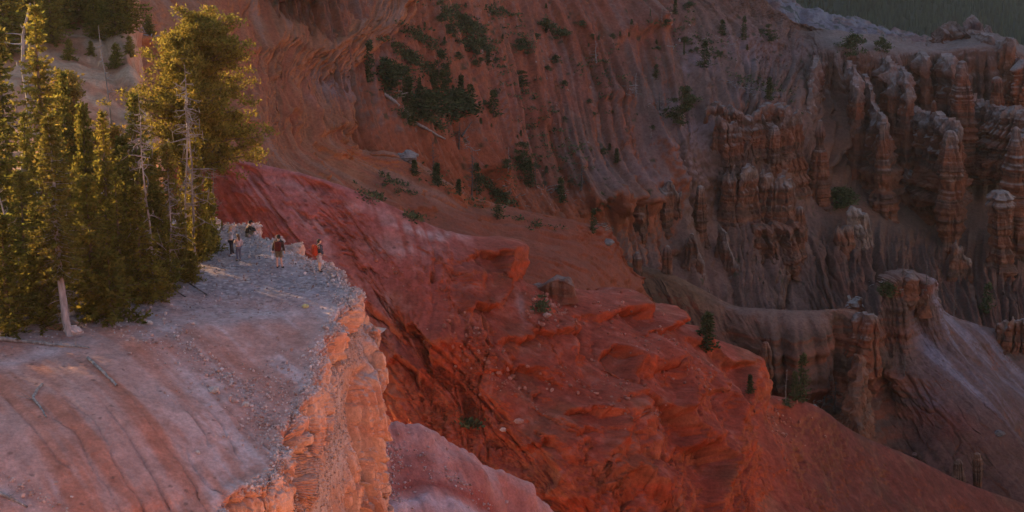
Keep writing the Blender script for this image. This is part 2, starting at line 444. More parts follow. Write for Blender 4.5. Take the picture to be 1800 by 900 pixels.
def benches(L, period, amp, seed, mask, n0):
    """broken rock bands: the ground swells towards each lip and drops back below it"""
    z = L.P[..., 2]
    q = (-z + 2.6 * fbm(L.S / 13, L.T / 18, None, 3, seed) + .7 * billow(L.S / 1.5, L.T / 20, None, 2, seed + 4)) / period
    f = q - np.floor(q)
    br = sstep(-.15, .35, fbm(L.S / 9, np.floor(q) * 3.1 + .1 * L.T / 9, None, 2, seed + 8))
    L.push(amp * mask * br * np.where(f < .92, (f / .92) ** 4, (1 - f) / .08), n0)
n0 = L.base_n.copy(); n0[..., 2] *= 0.3
sc = [  # top edges of the fluted cliffs: (px, py, metres)
 ([(780,470,0),(830,440,1.5),(864,447,3.2),(872,470,2.5),(880,500,0)], 46, 7),
 ([(800,548,0),(835,540,2.2),(862,505,2.6),(870,480,0)], 40, 10),
 ([(700,590,0),(740,560,1.8),(775,600,2.6),(770,640,1)], 55, 8),
 ([(670,640,0),(700,625,1.6),(738,650,2.0),(745,690,.6)], 40, 8),
 ([(850,610,0),(900,595,1.6),(960,590,1.4),(1000,600,0)], 30, 5),
 ([(985,560,0),(1040,560,1.5),(1062,548,2.2),(1085,545,3.0),(1100,570,1.0)], 45, 8),
 ([(1015,640,0),(1045,615,1.8),(1070,640,3.0),(1068,680,1)], 50, 7),
 ([(1060,610,0),(1110,592,1.2),(1150,570,2.4),(1180,580,1)], 30, 6),
 ([(1080,660,0),(1120,650,2.0),(1140,690,2.2),(1135,720,.4)], 45, 7),
 ([(1160,600,0),(1200,600,1.6),(1245,640,1.4),(1286,645,2.2),(1292,690,1.8),(1296,730,0)], 46, 8),
 ([(960,740,0),(1000,722,2.2),(1035,745,3.4),(1046,790,2.2),(1045,820,.5)], 60, 8),
 ([(1020,720,0),(1080,690,1.6),(1140,720,3.0),(1175,760,2.6),(1165,800,1)], 60, 8),
 ([(900,790,0),(955,780,1.8),(985,840,1.8),(960,880,0)], 50, 8),
 ([(1130,830,0),(1160,780,1.8),(1205,770,2.6),(1236,800,3.6),(1240,880,2.2)], 60, 9),
 ([(1040,860,0),(1080,840,2.0),(1120,870,2.6),(1150,900,1)], 50, 8),
 ([(1180,700,0),(1215,690,1.5),(1240,730,2),(1245,770,.6)], 45, 7),
 ([(830,660,0),(880,640,1.3),(930,650,1.3),(975,690,.2)], 50, 7),
 ([(600,520,0),(650,535,.8),(690,560,1.2),(720,600,.4)], 70, 12),
]
benches(L, 6.2, .75, 501, dn * mid * sstep(.4, 1.2, v0), n0)
benches(L, 2.7, .20, 521, dn * (.15 + .85 * mid), n0)
for i, (poly, LL, ww) in enumerate(sc):
    k = L.scarp([(a_, b_, c_ * 1.7) for a_, b_, c_ in poly], L=LL, w=ww * .8, n=n0, warp=6, wl=0.9, seed=200 + i)
    cliff = np.maximum(cliff, np.abs(k) / 3)
kk = -.45 * sstep(700, 880, L.px) * (1 - rt)
L.rills(kk, 7.0, .9, seed=401, mask=dn * mid)
L.rills(kk + .1, 3.0, .34, seed=405, mask=dn * (.16 + .84 * mid))
L.rills(kk - .1, 1.3, .26, seed=409, mask=dn * (.25 + .75 * mid))
L.rills(kk, .6, .10, seed=413, mask=dn * (.4 + .6 * mid))
L.push(dn * (.05 + .09 * mid) * fbm(x / .8, y / .8, z / .8, 4, 419))
n = L.normals()
st = sstep(0.66, 0.40, n[..., 2])
L.rills(0, 2.6, 1.3, stretch=40, w=.16, warp=.15, seed=415, mask=st)
L.rills(0, .9, .65, stretch=30, w=.2, warp=.15, seed=417, mask=st)
z_ = L.P[..., 2]; L.push(st * .28 * np.round(noise(z_ / .55, L.S / 14, None, 421) * 2.5) / 2.5, n0)
L.push(st * (0.45 * (billow(S2 / 0.9, L.T / 14, None, 3, 111)) + 0.12 * fbm(x / 0.7, y / 0.7, z / 0.7, 3, 112)) + 0.05 * fbm(x / .5, y / .5, z / .5, 3, 113), n)

def ridge_col(L):
    x, y, z = L.P[..., 0], L.P[..., 1], L.P[..., 2]
    f1 = fbm(x / 6, y / 6, z / 6, 4, 121); f2 = fbm(x / 1.2, y / 1.2, z / 1.2, 4, 122)
    st = fbm((L.S + .4 * sstep(620, 820, L.px) * L.T) / 1.6, L.T / 12, None, 4, 123)
    rose = np.array((0.50, 0.165, 0.145)); deep = np.array((0.385, 0.078, 0.046)); brown = np.array((0.30, 0.10, 0.052)); pale = np.array((0.66, 0.46, 0.42))
    k = sstep(500, 880, L.px + 0.35 * (L.py - 450) + 60 * f1)
    c = mix(rose, deep, k)
    c = mix(c, brown, 0.6 * sstep(.1, .7, f1) * k)
    c = mix(c, pale, 0.9 * blob_mask(L, [(740, 405, 62, 12, 14, 1), (700, 440, 60, 16, 10, .6), (690, 395, 60, 10, 30, .6), (620, 360, 90, 8, 24, .5), (640, 540, 60, 12, 48, .9), (600, 480, 90, 12, 45, .5), (470,360,70,9,52,.6), (560,420,90,14,47,.6), (520,330,60,10,20,.5), (700,560,50,10,50,.6), (900, 545, 8, 22, 0, .5), (990, 492, 20, 8, 0, .6)]) * sstep(-.9, .4, st))
    c = mix(c, rose * 1.15, 0.5 * sstep(.15, .6, st) * (1 - k))
    c = mix(c, (0.36, 0.10, 0.07), 0.22 * sstep(.2, .7, -st))
    steep = sstep(0.66, 0.40, L.n[..., 2])
    strata = fbm(z / 1.6 + 0.3 * f1, 0 * x, None, 3, 124)
    c = mix(c, mix((0.56, 0.10, 0.035), (0.50, 0.14, 0.06), sstep(-.4, .5, strata)), 0.75 * steep * sstep(400, 900, L.px))
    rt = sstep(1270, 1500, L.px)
    c = mix(c, c * np.array((0.40, 0.50, 0.62)), rt)  # right end darkened: vignette and shade painted into the colour
    t1, t2, ti = cells(x / 1.3, y / 1.3, z / 1.3, 131)
    c = mix(c, (0.11, 0.05, 0.035), 0.5 * (t1 < 0.16) * (ti > 0.86))
    f3 = fbm(x / .5, y / .5, z / .5, 3, 126)
    c = mix(c, (0.46, 0.21, 0.16), .22 * sstep(.25, .6, f2 + .3 * f1) * (1 - steep) * (1 - .8 * sstep(1270, 1400, L.px)))
    return c * (.80 + 0.22 * f2 + .14 * f3)[..., None]
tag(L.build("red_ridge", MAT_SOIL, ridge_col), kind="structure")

# ------------------------------------------------------------------ low pink ridge in the bottom centre
crest = [(560,760,122),(640,740,126),(672,738,128),(716,740,129),(765,766,130),(822,791,131.5),(864,822,133),(908,858,134.5),(960,915,136),(1040,1000,139)]
rows = []
for s, dz in [(-30, -30), (-8, -6), (-2, -1.2), (0, 0), (2.4, -1.5), (4.2, -3.0), (5.4, -3.5), (7.2, -4.0), (10, -6.6), (16, -12), (26, -22)]:
    r = []
    for k, (a, b, d) in enumerate(crest):
        c = W(a, b, d)
        r.append(w(c[0] + (0.35 * s if s > 0 else 0), c[1] - (0.93 * s), c[2] + dz))
    rows.append(r)
L = Land(rows, step=1.8)
x, y, z = L.P[..., 0], L.P[..., 1], L.P[..., 2]
L.push(0.8 * fbm(L.S / 6, L.T / 6, None, 3, 141) + 0.3 * billow(L.S / 2.2, L.T / 8, None, 3, 142) + 0.06 * fbm(x / .6, y / .6, z / .6, 4, 143))
def low_col(L):
    x, y, z = L.P[..., 0], L.P[..., 1], L.P[..., 2]
    f1 = fbm(x / 3, y / 3, z / 3, 4, 151); f2 = fbm(x / .6, y / .6, z / .6, 4, 152)
    c = mix((0.46, 0.23, 0.205), (0.40, 0.16, 0.135), sstep(-.4, .5, f1))
    c = mix(c, (0.27, 0.06, 0.045), 0.85 * np.exp(-((L.V - 5.2 + .5 * f1) / 0.75) ** 2))
    c = mix(c, (0.48, 0.36, 0.38), 0.8 * np.exp(-((L.V - 6.6 + .5 * f1) / 0.42) ** 2))
    c = mix(c, (0.50, 0.40, 0.38), 0.6 * sstep(.2, .5, f2) * sstep(720, 640, L.px))
    return c * (1 + .22 * f2)[..., None]
tag(L.build("low_ridge", MAT_NEAR, low_col), kind="structure")
low_ridge = L

# ------------------------------------------------------------------ orange spur, upper left to centre
def side(rows, dx=5, dy=16, dz=-16):
    for _k, r in enumerate(rows):
        dx = (-16, -16, -13, -10, -8, -7, -6, -3, 0, 0, 0, 0, 0, 0)[_k]
        e = pt(r[-1]); r.append(w(e[0] + dx * .6, e[1] + 3, e[2] - 2.5)); r.append(w(e[0] + dx, e[1] + dy, e[2] + dz)); r.append(w(e[0] + dx * 2, e[1] + dy * 2.2, e[2] + dz * 2.6))
    return rows
rows = [
 [(100,-420,300),(280,-420,320),(450,-420,335),(580,-420,335),(680,-400,345),(760,-380,350)],
 [(100,-200,262),(300,-200,285),(450,-190,297),(580,-180,303),(680,-170,311),(745,-160,316)],
 [(100,-60,246),(300,-50,266),(450,-30,279),(560,-15,287),(655,-5,294),(725,0,300)],
 [(150,20,236),(320,40,252),(450,55,264),(535,65,272),(610,70,279),(668,70,286)],
 [(180,90,231),(330,110,245),(450,125,255),(505,128,262),(565,124,268),(612,120,275)],
 [(200,160,226),(350,175,238),(450,185,247),(510,185,255),(572,180,262),(618,176,269)],
 [(220,220,221),(370,235,232),(460,245,240),(515,250,248),(572,254,255),(618,253,263)],
 [(250,280,217),(400,300,226),(490,310,234),(570,315,243),(640,305,255),(728,302,268)],
 [(300,340,215),(430,350,222),(540,365,230),(640,372,240),(730,365,253),(800,336,270)],
 [(350,400,212),(500,410,219),(620,430,227),(740,430,239),(820,410,254),(870,362,275)],
 [(460,460,212),(600,480,220),(740,500,228),(860,490,241),(930,450,258),(962,385,281)],
 [(550,540,214),(700,560,221),(840,570,230),(950,560,243),(1010,500,262),(1040,408,287)],
 [(650,640,214),(790,650,222),(900,650,232),(1000,640,245),(1060,590,262),(1090,452,293)],
 [(700,740,214),(850,740,222),(960,740,234),(1060,730,248),(1100,680,262),(1140,560,296)],
]
spur = Land(side(rows), step=2.0)
L = spur
S2 = L.S - 0.25 * L.T
L.push(1.1 * fbm(L.S / 14, L.T / 16, None, 3, 161) + 0.7 * billow(S2 / 7, L.T / 30, None, 3, 162) + 0.35 * billow(S2 / 2.2, L.T / 14, None, 3, 163))
n0 = L.base_n.copy(); n0[..., 2] *= .3
for i, (poly, LL, ww) in enumerate([
 ([(635,30,0),(660,10,1.0),(684,-10,2),(710,-10,2),(715,10,0)], 34, 9),
 ([(605,80,0),(640,42,2.0),(662,40,2.6),(670,70,1)], 35, 8),
 ([(500,128,0),(530,118,.8),(565,112,1.2),(580,120,.8)], 24, 7),
 ([(540,235,0),(570,225,1.0),(595,212,1.6),(604,222,1.4),(610,240,0)], 34, 8),
 ([(560,290,0),(600,262,1.2),(620,250,1.6)], 40, 10),
 ([(380,230,0),(410,215,1.5),(440,225,1.5),(455,240,0)], 40, 8),
 ([(440,100,0),(490,60,1.4),(540,90,1.2)], 60, 12)]):
    L.scarp(poly, L=LL, w=ww, n=n0, warp=7, wl=1.3, seed=230 + i)
benches(L, 6.0, 1.1, 581, 1.0, n0)
L.rills(.25, 7.0, .6, seed=431, warp=.25); L.rills(.25, 2.6, .26, seed=435, warp=.3); L.rills(.2, 1.0, .12, seed=439, warp=.3)
n = L.normals()
stp = sstep(0.64, 0.38, n[..., 2])
L.rills(0, 1.1, .6, stretch=30, w=.2, warp=.2, seed=443, mask=stp)
L.push(stp * .3 * np.round(noise(L.P[..., 2] / .6, L.S / 14, None, 447) * 2.5) / 2.5, n0)
L.push(stp * 0.6 * billow(L.S / 1.2, L.T / 14, None, 3, 164) + 0.08 * fbm(L.S / .8, L.T / .8, None, 3, 165), n)
def spur_col(L):
    x, y, z = L.P[..., 0], L.P[..., 1], L.P[..., 2]
    f1 = fbm(x / 9, y / 9, z / 9, 4, 171); f2 = fbm(x / 1.5, y / 1.5, z / 1.5, 4, 172)
    st = fbm((L.S - .25 * L.T) / 2.2, L.T / 22, None, 4, 173)
    c = mix((0.36, 0.125, 0.062), (0.31, 0.125, 0.075), sstep(-.4, .5, f1))
    c = mix(c, (0.38, 0.095, 0.045), 0.7 * sstep(.1, .6, st))
    c = mix(c, (0.36, 0.20, 0.15), 0.45 * sstep(.2, .7, -st))
    c = mix(c, (0.30, 0.185, 0.17), 0.85 * blob_mask(L, [(600, 150, 50, 22, 10, 1), (700, 60, 40, 20, 30, .4)]))
    steep = sstep(0.66, 0.40, L.n[..., 2])
    c = mix(c, (0.50, 0.155, 0.055), 0.75 * steep)
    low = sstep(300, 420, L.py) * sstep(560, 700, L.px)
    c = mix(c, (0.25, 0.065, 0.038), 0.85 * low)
    c = mix(c, (0.17, 0.06, 0.045), 0.8 * blob_mask(L, [(665, 325, 26, 14, 30, 1), (720, 375, 20, 12, 30, .5)]))
    t1, t2, ti = cells(x / 1.8, y / 1.8, z / 1.8, 174)
    c = mix(c, (0.09, 0.06, 0.035), 0.5 * (t1 < .16) * (ti > .86))
    return c * (.84 + .15 * f2)[..., None]
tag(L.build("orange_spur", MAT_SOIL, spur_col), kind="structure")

# ------------------------------------------------------------------ great back slope and the unseen plateau above it, shaped to shade the canyon
def yC(C, py, s=0.65):
    return C / (s + math.tan(PITCH + math.atan((py - 450) / FOC)))
def D(px, py, dC=0.0):
    k = min(1, max(0, (px - 620) / 300)); dC -= 40 * (1 - k * k * (3 - 2 * k))
    return (px, py, yC(285 + 0.07 * (px - 900) + dC, py))
PXS = [500, 640, 780, 920, 1060, 1180, 1290, 1360]
rows = [
 [w(-1300,2700,120),w(-900,2700,120),w(-600,2700,115),w(-380,2700,105),w(-220,2700,95),w(-80,2700,80),w(60,2700,60),w(140,2700,-600)],
 [w(-600,1000,90),w(-450,1000,90),w(-320,1000,85),w(-220,1000,75),w(-130,1000,60),w(-50,1000,40),w(30,1000,10),w(80,1000,-200)],
 [w(-520,560,60),w(-300,560,55),w(-160,560,50),w(-90,560,40),w(-40,560,26),w(0,560,10),w(38,560,-20),w(66,540,-95)],
 [w(-180,430,5),D(600,-320),D(740,-320),D(880,-310),D(1030,-260),D(1180,-180),D(1290,-60,6),D(1378,28,14)],
 [D(440,-120),D(600,-110),D(750,-110),D(900,-100),D(1050,-80),D(1180,-40),D(1300,20,4),D(1395,41,12)],
 [D(460,0),D(610,0),D(770,0),D(920,0),D(1070,5),D(1210,20),D(1330,60,2),D(1400,70,8)],
 [D(480,90),D(630,90),D(780,90),D(930,90),D(1080,90),D(1200,100,-2),D(1330,110,2),D(1405,120,6)],
 [D(500,170),D(640,170),D(790,170),D(930,170),D(1070,175,-2),D(1190,180,-3),D(1300,180,-4),D(1390,200,-2)],
 [D(520,250),D(660,250),D(800,250),D(930,255),D(1060,260,-3),D(1180,260,-4),D(1280,262,-2),D(1370,290,0)],
 [D(560,320),D(700,320),D(830,325),D(950,335,-1),D(1070,340,-4),D(1180,330,-1),D(1280,350,4),D(1370,370,4)],
 [D(600,400),D(740,400),D(870,400),D(980,410),D(1080,400,2),D(1180,420,2),D(1290,430,4),D(1380,440,4)],
 [D(640,480),D(780,480),D(900,490),D(1000,500),D(1090,490,2),D(1190,520,2),D(1300,540,3),D(1400,550,3)],
 [D(700,640),D(830,640),D(950,650),D(1050,660),D(1150,660),D(1250,680),D(1350,700),D(1450,700)],
]
# carry the floor on to the right, under the hoodoo basin, with the high cliff at its back
ext = [
 [w(400,2700,-640),w(700,2700,-660),w(1000,2700,-660),w(1400,2700,-660),w(1900,2700,-660)],
 [w(200,1000,-220),w(400,1000,-220),w(600,1000,-200),w(700,1000,-200),w(900,1000,-200)],
 [w(96,500,-100),w(125,500,-112),w(150,500,-120),w(190,500,-130),w(330,500,-140)],
 [(1470,58,418),(1560,66,428),(1640,76,432),(1760,64,438),(1900,150,445)],
 [(1478,66,412),(1568,74,422),(1648,86,426),(1770,76,430),(1905,160,438)],
 [(1478,92,404),(1568,98,412),(1650,96,420),(1775,96,425),(1905,190,432)],
 [(1474,170,400),(1565,175,409),(1650,180,417),(1775,180,421),(1905,260,426)],
 [(1470,245,394),(1560,255,403),(1650,270,410),(1775,270,414),(1905,330,418)],
 [(1460,310,384),(1555,330,392),(1650,345,398),(1775,345,404),(1905,400,408)],
 [(1460,380,370),(1550,400,376),(1650,410,384),(1775,420,388),(1905,460,392)],
 [(1470,450,355),(1560,470,360),(1660,480,368),(1780,490,372),(1905,520,376)],
 [(1500,560,338),(1600,560,345),(1700,570,352),(1800,580,356),(1920,610,360)],
 [(1550,720,320),(1650,720,326),(1740,740,330),(1830,760,334),(1950,780,338)],
]
rows = [a + b for a, b in zip(rows, ext)]
_new = []
for _i, (_a, _b) in enumerate(zip(rows[2], rows[3])):
    _a, _b = pt(_a), pt(_b)
    _new.append(w(*(_b + (0, 9, -6))) if _i >= 7 else w(*(_b + .22 * (_a - _b))))
rows.insert(3, _new)
back = Land(rows, step=2.0, maxn=1000)
L = back
S2 = L.S - 1.15 * L.T
S3 = L.S - 1.1 * L.T
L.V = np.maximum(L.V - 1, 0)
L.V = np.where(L.V > 2, np.maximum(L.V - 1, 1.999), L.V)
inn = sstep(1.5, 3.0, L.V)
hoo = sstep(1400, 1460, L.px) * inn                         # the high cliff
L.push(inn * (1 - hoo) * (1.8 * fbm(S2 / 20, L.T / 26, None, 3, 181) + 0.7 * billow(S2 / 15 + .3 * noise(S2 / 20, L.T / 20, None, 188), L.T / 60, None, 2, 182) + 0.30 * billow(S3 / 3.6 + .3 * noise(S2 / 6, L.T / 8, None, 189), L.T / 26, None, 3, 183) + 0.10 * billow(S3 / 1.3, L.T / 10, None, 2, 188) + 0.12 * fbm(L.S / 1.0, L.T / 1.0, None, 3, 184)))
n0 = L.base_n.copy(); n0[..., 2] *= .3
wall = hoo * np.exp(-((L.V - 5.7) / 1.3) ** 4)
L.push(wall * (5.5 * billow(L.S / 9.0, L.T / 60, None, 2, 185) + 1.6 * billow(L.S / 2.6, L.T / 30, None, 3, 186)), n0)
L.push(wall * 0.55 * noise(0 * L.S, L.P[..., 2] / 1.2, None, 187), n0)
for i, (poly, LL, ww) in enumerate([
 ([(1070,60,0),(1105,42,2.5),(1135,40,4.0),(1163,42,4.4),(1168,60,1)], 40, 16),
  ([(1235,190,0),(1250,185,1),(1300,192,1.5),(1370,180,1.5),(1385,200,.5)], 30, 10),
 ([(1120,325,0),(1160,322,1.5),(1200,326,1.5),(1215,310,1.5),(1240,330,1.5),(1262,360,.5)], 34, 12),
 ([(1030,350,0),(1050,340,2.5),(1075,345,4.5),(1083,370,3.5),(1085,400,1)], 30, 8),
 ([(1095,350,0),(1112,342,3),(1140,345,3.6),(1146,372,1)], 26, 7),
 ([(1050,170,0),(1070,150,2),(1100,168,2),(1106,190,0)], 26, 8),
 ([(1040,440,0),(1060,425,1.5),(1085,430,1.8),(1090,450,0)], 20, 6),
  ([(1160,440,0),(1180,425,2.5),(1200,440,2),(1215,480,0)], 30, 8),
 ([(820,310,0),(842,300,2.2),(860,305,2.5),(868,330,0)], 26, 8),
 ([(920,225,0),(945,212,1.5),(960,225,1.6)], 20, 6)]):
    L.scarp(poly, L=LL, w=ww, n=n0, warp=8, wl=1.6, seed=260 + i)
m_ = inn * (1 - hoo)
fl_ = hoo * sstep(7.6, 9, L.V)
L.push(fl_ * (1.6 * fbm(L.S / 12, L.T / 12, None, 4, 475) + .8 * billow((L.S - .5 * L.T) / 6, L.T / 30, None, 3, 476)))
L.rills(.5, 7.0, 1.3, seed=477, mask=fl_); L.rills(.45, 2.6, .5, seed=478, mask=fl_)
L.rills(1.15, 13.0, 1.2, seed=451, mask=m_, warp=.3, stretch=7); L.rills(1.1, 4.6, .50, seed=455, mask=m_, warp=.35, stretch=8); L.rills(1.05, 1.7, .24, seed=459, mask=m_, stretch=8, warp=.3)
L.push(m_ * .10 * fbm(P[..., 0] / .7, P[..., 1] / .7, P[..., 2] / .7, 3, 462))
L.rills(0, 5.0, 2.6, stretch=40, w=.16, warp=.15, seed=463, mask=wall, n=n0); L.rills(0, 1.9, 1.0, stretch=30, w=.18, warp=.2, seed=467, mask=wall, n=n0)
L.push(wall * .55 * np.round(noise(L.P[..., 2] / .8, L.S / 30, None, 471) * 2.5) / 2.5, n0)
benches(L, 9.0, .9, 541, m_ * sstep(1000, 1150, L.px + .4 * L.py) , n0)
n = L.normals()
stp = sstep(0.60, 0.35, n[..., 2]) * inn * np.maximum(.15, sstep(980, 1120, L.px + .3 * L.py))
L.push(stp * (0.7 * billow((L.S - .3 * L.T) / 1.6, L.T / 18, None, 3, 191) + 0.3 * noise(L.S / 9, L.P[..., 2] / 0.9, None, 192)), n)
def back_col(L):
    x, y, z = L.P[..., 0], L.P[..., 1], L.P[..., 2]
    f1 = fbm(x / 14, y / 14, z / 14, 4, 201); f2 = fbm(x / 2, y / 2, z / 2, 4, 202)
    st = fbm((L.S - 1.1 * L.T) / 2.2, L.T / 30, None, 4, 203)
    st2 = fbm((L.S - 1.0 * L.T) / 9, L.T / 50, None, 3, 204)
    c = mix((0.30, 0.105, 0.070), (0.23, 0.105, 0.070), sstep(-.5, .5, f1))
    c = mix(c, (0.34, 0.085, 0.045), 0.35 * sstep(.0, .5, st2))
    c = mix(c, (0.30, 0.185, 0.155), 0.55 * sstep(.15, .6, -st))
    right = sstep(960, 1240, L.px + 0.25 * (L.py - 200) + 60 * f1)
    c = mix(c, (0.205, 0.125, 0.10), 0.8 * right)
    c = mix(c, (0.36, 0.075, 0.035), 0.8 * blob_mask(L, [(1020, 60, 90, 26, 35, .6), (960, 150, 90, 22, 30, .6), (960, 200, 30, 22, 30, .7), (870, 290, 40, 22, 30, .6), (1130, 60, 36, 20, 0, .9), (1080, 200, 70, 20, 40, .3)]))
    c = mix(c, (0.34, 0.235, 0.24), 0.75 * blob_mask(L, [(1225, 110, 40, 22, 40, .9), (1320, 90, 60, 30, 10, .8), (1210, 220, 60, 26, 45, .9), (1190, 290, 60, 30, 50, .8), (1140, 310, 50, 20, 40, .6), (1320, 170, 40, 16, 0, .5), (1060, 300, 40, 20, 40, .4), (1400, 90, 50, 20, 0, .6)]))
    hoo = sstep(1400, 1460, L.px)
    top = hoo * sstep(0.6, 0.85, L.n[..., 2]) * (L.V < 5)
    strata = fbm(z / 2.2 + .25 * f2, x / 60, None, 3, 205)
    rock = mix((0.20, 0.095, 0.062), (0.16, 0.09, 0.068), sstep(-.4, .4, strata))
    steep = sstep(0.68, 0.42, L.n[..., 2])
    c = mix(c, rock, np.maximum(0.8 * steep * sstep(980, 1100, L.px), hoo * (1 - top)))
    c = mix(c, (0.40, 0.11, 0.05), .7 * steep * (L.px < 1180))
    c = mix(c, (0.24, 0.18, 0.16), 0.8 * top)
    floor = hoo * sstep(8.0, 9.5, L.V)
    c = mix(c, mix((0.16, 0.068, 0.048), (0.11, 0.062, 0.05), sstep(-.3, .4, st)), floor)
    t1, t2, ti = cells(x / 2.2, y / 2.2, z / 2.2, 206)
    c = mix(c, (0.055, 0.06, 0.03), 0.75 * (t1 < .26) * (ti > .80) * (1 - hoo))
    c = mix(c, (0.36, 0.30, 0.27), 0.5 * (t1 < .14) * (ti < .06) * (1 - hoo))
    return c * (.78 + .15 * f2)[..., None]
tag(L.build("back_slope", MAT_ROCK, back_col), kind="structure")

# ------------------------------------------------------------------ grey ridge with its fluted wall
g = [(960,430,312),(1100,464,308),(1180,488,304),(1278,538,301),(1335,546,300),(1420,548,300),(1482,545,302),(1540,558,305),(1562,500,308),(1592,487,310),(1622,498,311),(1650,548,312),(1720,574,316),(1800,592,321),(1920,625,326)]
wallk = [0, 0, 0, .35, 1, 1, 1, .9, .7, .4, .25, 0, 0, 0, 0]
fdx = [.3, .3, .3, .3, .25, .2, .2, .2, .3, .4, .5, .55, .55, .55, .55]
rows = []
for j in range(11):
    r = []
    for (a, b, d), wk, fx in zip(g, wallk, fdx):
        c = W(a, b, d)
        s, dz = [(-40, -30), (-12, -10), (-3, -1.6), (0, 0), (2.5, -1.6), (5, -4), (9, -7.6), (15, -12.5), (23, -18.5), (34, -27), (50, -40)][j]
        if wk > 0 and s > 0:
            ws, wz = [(0, 0)] * 0 or {2.5: (.8, -2.2), 5: (1.8, -7), 9: (3, -12), 15: (7, -15.5), 23: (15, -21), 34: (26, -29), 50: (44, -42)}[s]
            s, dz = s + (ws - s) * wk, dz + (wz - dz) * wk
        if s < 0: r.append(w(c[0] + 2, c[1] - s, c[2] + dz))
        else: r.append(w(c[0] + fx * s, c[1] - math.sqrt(1 - fx * fx) * s, c[2] + dz))
    rows.append(r)
grey = Land(rows, step=1.9)
L = grey
wk = np.interp(L.U, range(len(wallk)), wallk)
slp = sstep(3, 5, L.V)
right = sstep(9.5, 11.5, L.U)
n0 = L.base_n.copy(); n0[..., 2] *= .3
wl = wk * np.exp(-((L.V - 5.2) / 1.6) ** 4)
L.push(wl * (5.2 * billow(L.S / 11.0 + 3.1, L.T / 60, None, 1, 211) + 1.8 * billow(L.S / 4.2, L.T / 40, None, 2, 212) + 0.9 * billow(L.S / 1.6, L.T / 24, None, 2, 213) + .5 * noise(0 * L.S, L.P[..., 2] / 1.3, None, 214)), n0)
S3 = L.S - (0.2 + .25 * right) * L.T
L.push((1 - wl) * slp * (0.9 * fbm(L.S / 12, L.T / 14, None, 3, 215) + (.7 + .5 * right) * billow(S3 / 5.5, L.T / 40, None, 2, 216) + .25 * billow(S3 / 2, L.T / 16, None, 3, 217)))
for i, (poly, LL, ww) in enumerate([
 ([(1270,560,0),(1300,575,2),(1330,640,3),(1345,660,1)], 30, 10),
 ([(1545,505,0),(1560,498,3),(1600,490,3.5),(1618,505,3.5),(1622,530,1)], 20, 10),
 ([(1530,640,0),(1560,640,2.5),(1585,665,2),(1590,700,0)], 40, 9),
 ([(1290,600,0),(1310,615,2.5),(1325,650,2)], 30, 8)]):
    L.scarp(poly, L=LL, w=ww, n=n0, warp=6, wl=1.3, seed=290 + i)
L.rills(.3, 5.0, .6, seed=481, mask=(1 - wl) * slp); L.rills(.3, 2.0, .25, seed=485, mask=(1 - wl) * slp)
L.rills(0, 4.0, 2.2, stretch=40, w=.16, warp=.15, seed=489, mask=wl, n=n0); L.rills(0, 1.5, .9, stretch=30, w=.18, warp=.2, seed=493, mask=wl, n=n0)
L.push(wl * .7 * np.round(noise(L.P[..., 2] / .9, L.S / 30, None, 497) * 2.5) / 2.5, n0)
n = L.normals()
stp = sstep(0.62, 0.35, n[..., 2])
L.push(stp * 0.5 * billow(L.S / 1.2, L.T / 14, None, 3, 218) + .08 * fbm(L.S / .8, L.T / .8, None, 3, 219), n)
def grey_col(L):
    x, y, z = L.P[..., 0], L.P[..., 1], L.P[..., 2]
    f1 = fbm(x / 8, y / 8, z / 8, 4, 221); f2 = fbm(x / 1.5, y / 1.5, z / 1.5, 4, 222)
    right = sstep(1570, 1640, L.px + 14 * f1)
    c = mix((0.20, 0.105, 0.062), (0.225, 0.11, 0.08), sstep(1180, 1290, L.px + 30 * f1))
    strata = fbm(z / 2.0 + .25 * f2, x / 60, None, 3, 223)
    strata = strata + .5 * noise(z / .5, x / 50, None, 225)
    rock = mix((0.26, 0.085, 0.05), (0.15, 0.085, 0.065), sstep(-.4, .4, strata))
    steep = sstep(0.66, 0.42, L.n[..., 2])
    wk = np.interp(L.U, range(len(wallk)), wallk)
    c = mix(c, rock, np.maximum(steep, wk * sstep(3.6, 4.2, L.V)))
    st = fbm((L.S - .45 * L.T) / 3.0, L.T / 40, None, 3, 224)
    lav = mix((0.25, 0.205, 0.25), (0.17, 0.105, 0.105), sstep(-.35, .35, st))
    lav = mix(lav, (0.15, 0.07, 0.058), sstep(620, 760, L.py - 0.25 * (L.px - 1600) + 30 * f1))
    c = mix(c, lav, right * (1 - .6 * steep))
    c = mix(c, (0.27, 0.06, 0.035), .8 * blob_mask(L, [(1660, 740, 60, 26, 20, .6), (1540, 690, 30, 30, 20, .5)]))
    c = mix(c, (0.29, 0.20, 0.17), .45 * sstep(.75, .9, L.n[..., 2]) * sstep(2.2, 3, L.V) * sstep(4.1, 3.3, L.V) * sstep(1240, 1300, L.px) * (1 - right * .6))
    return c * (.72 + .13 * f2)[..., None]
tag(L.build("grey_ridge", MAT_ROCK, grey_col), kind="structure")

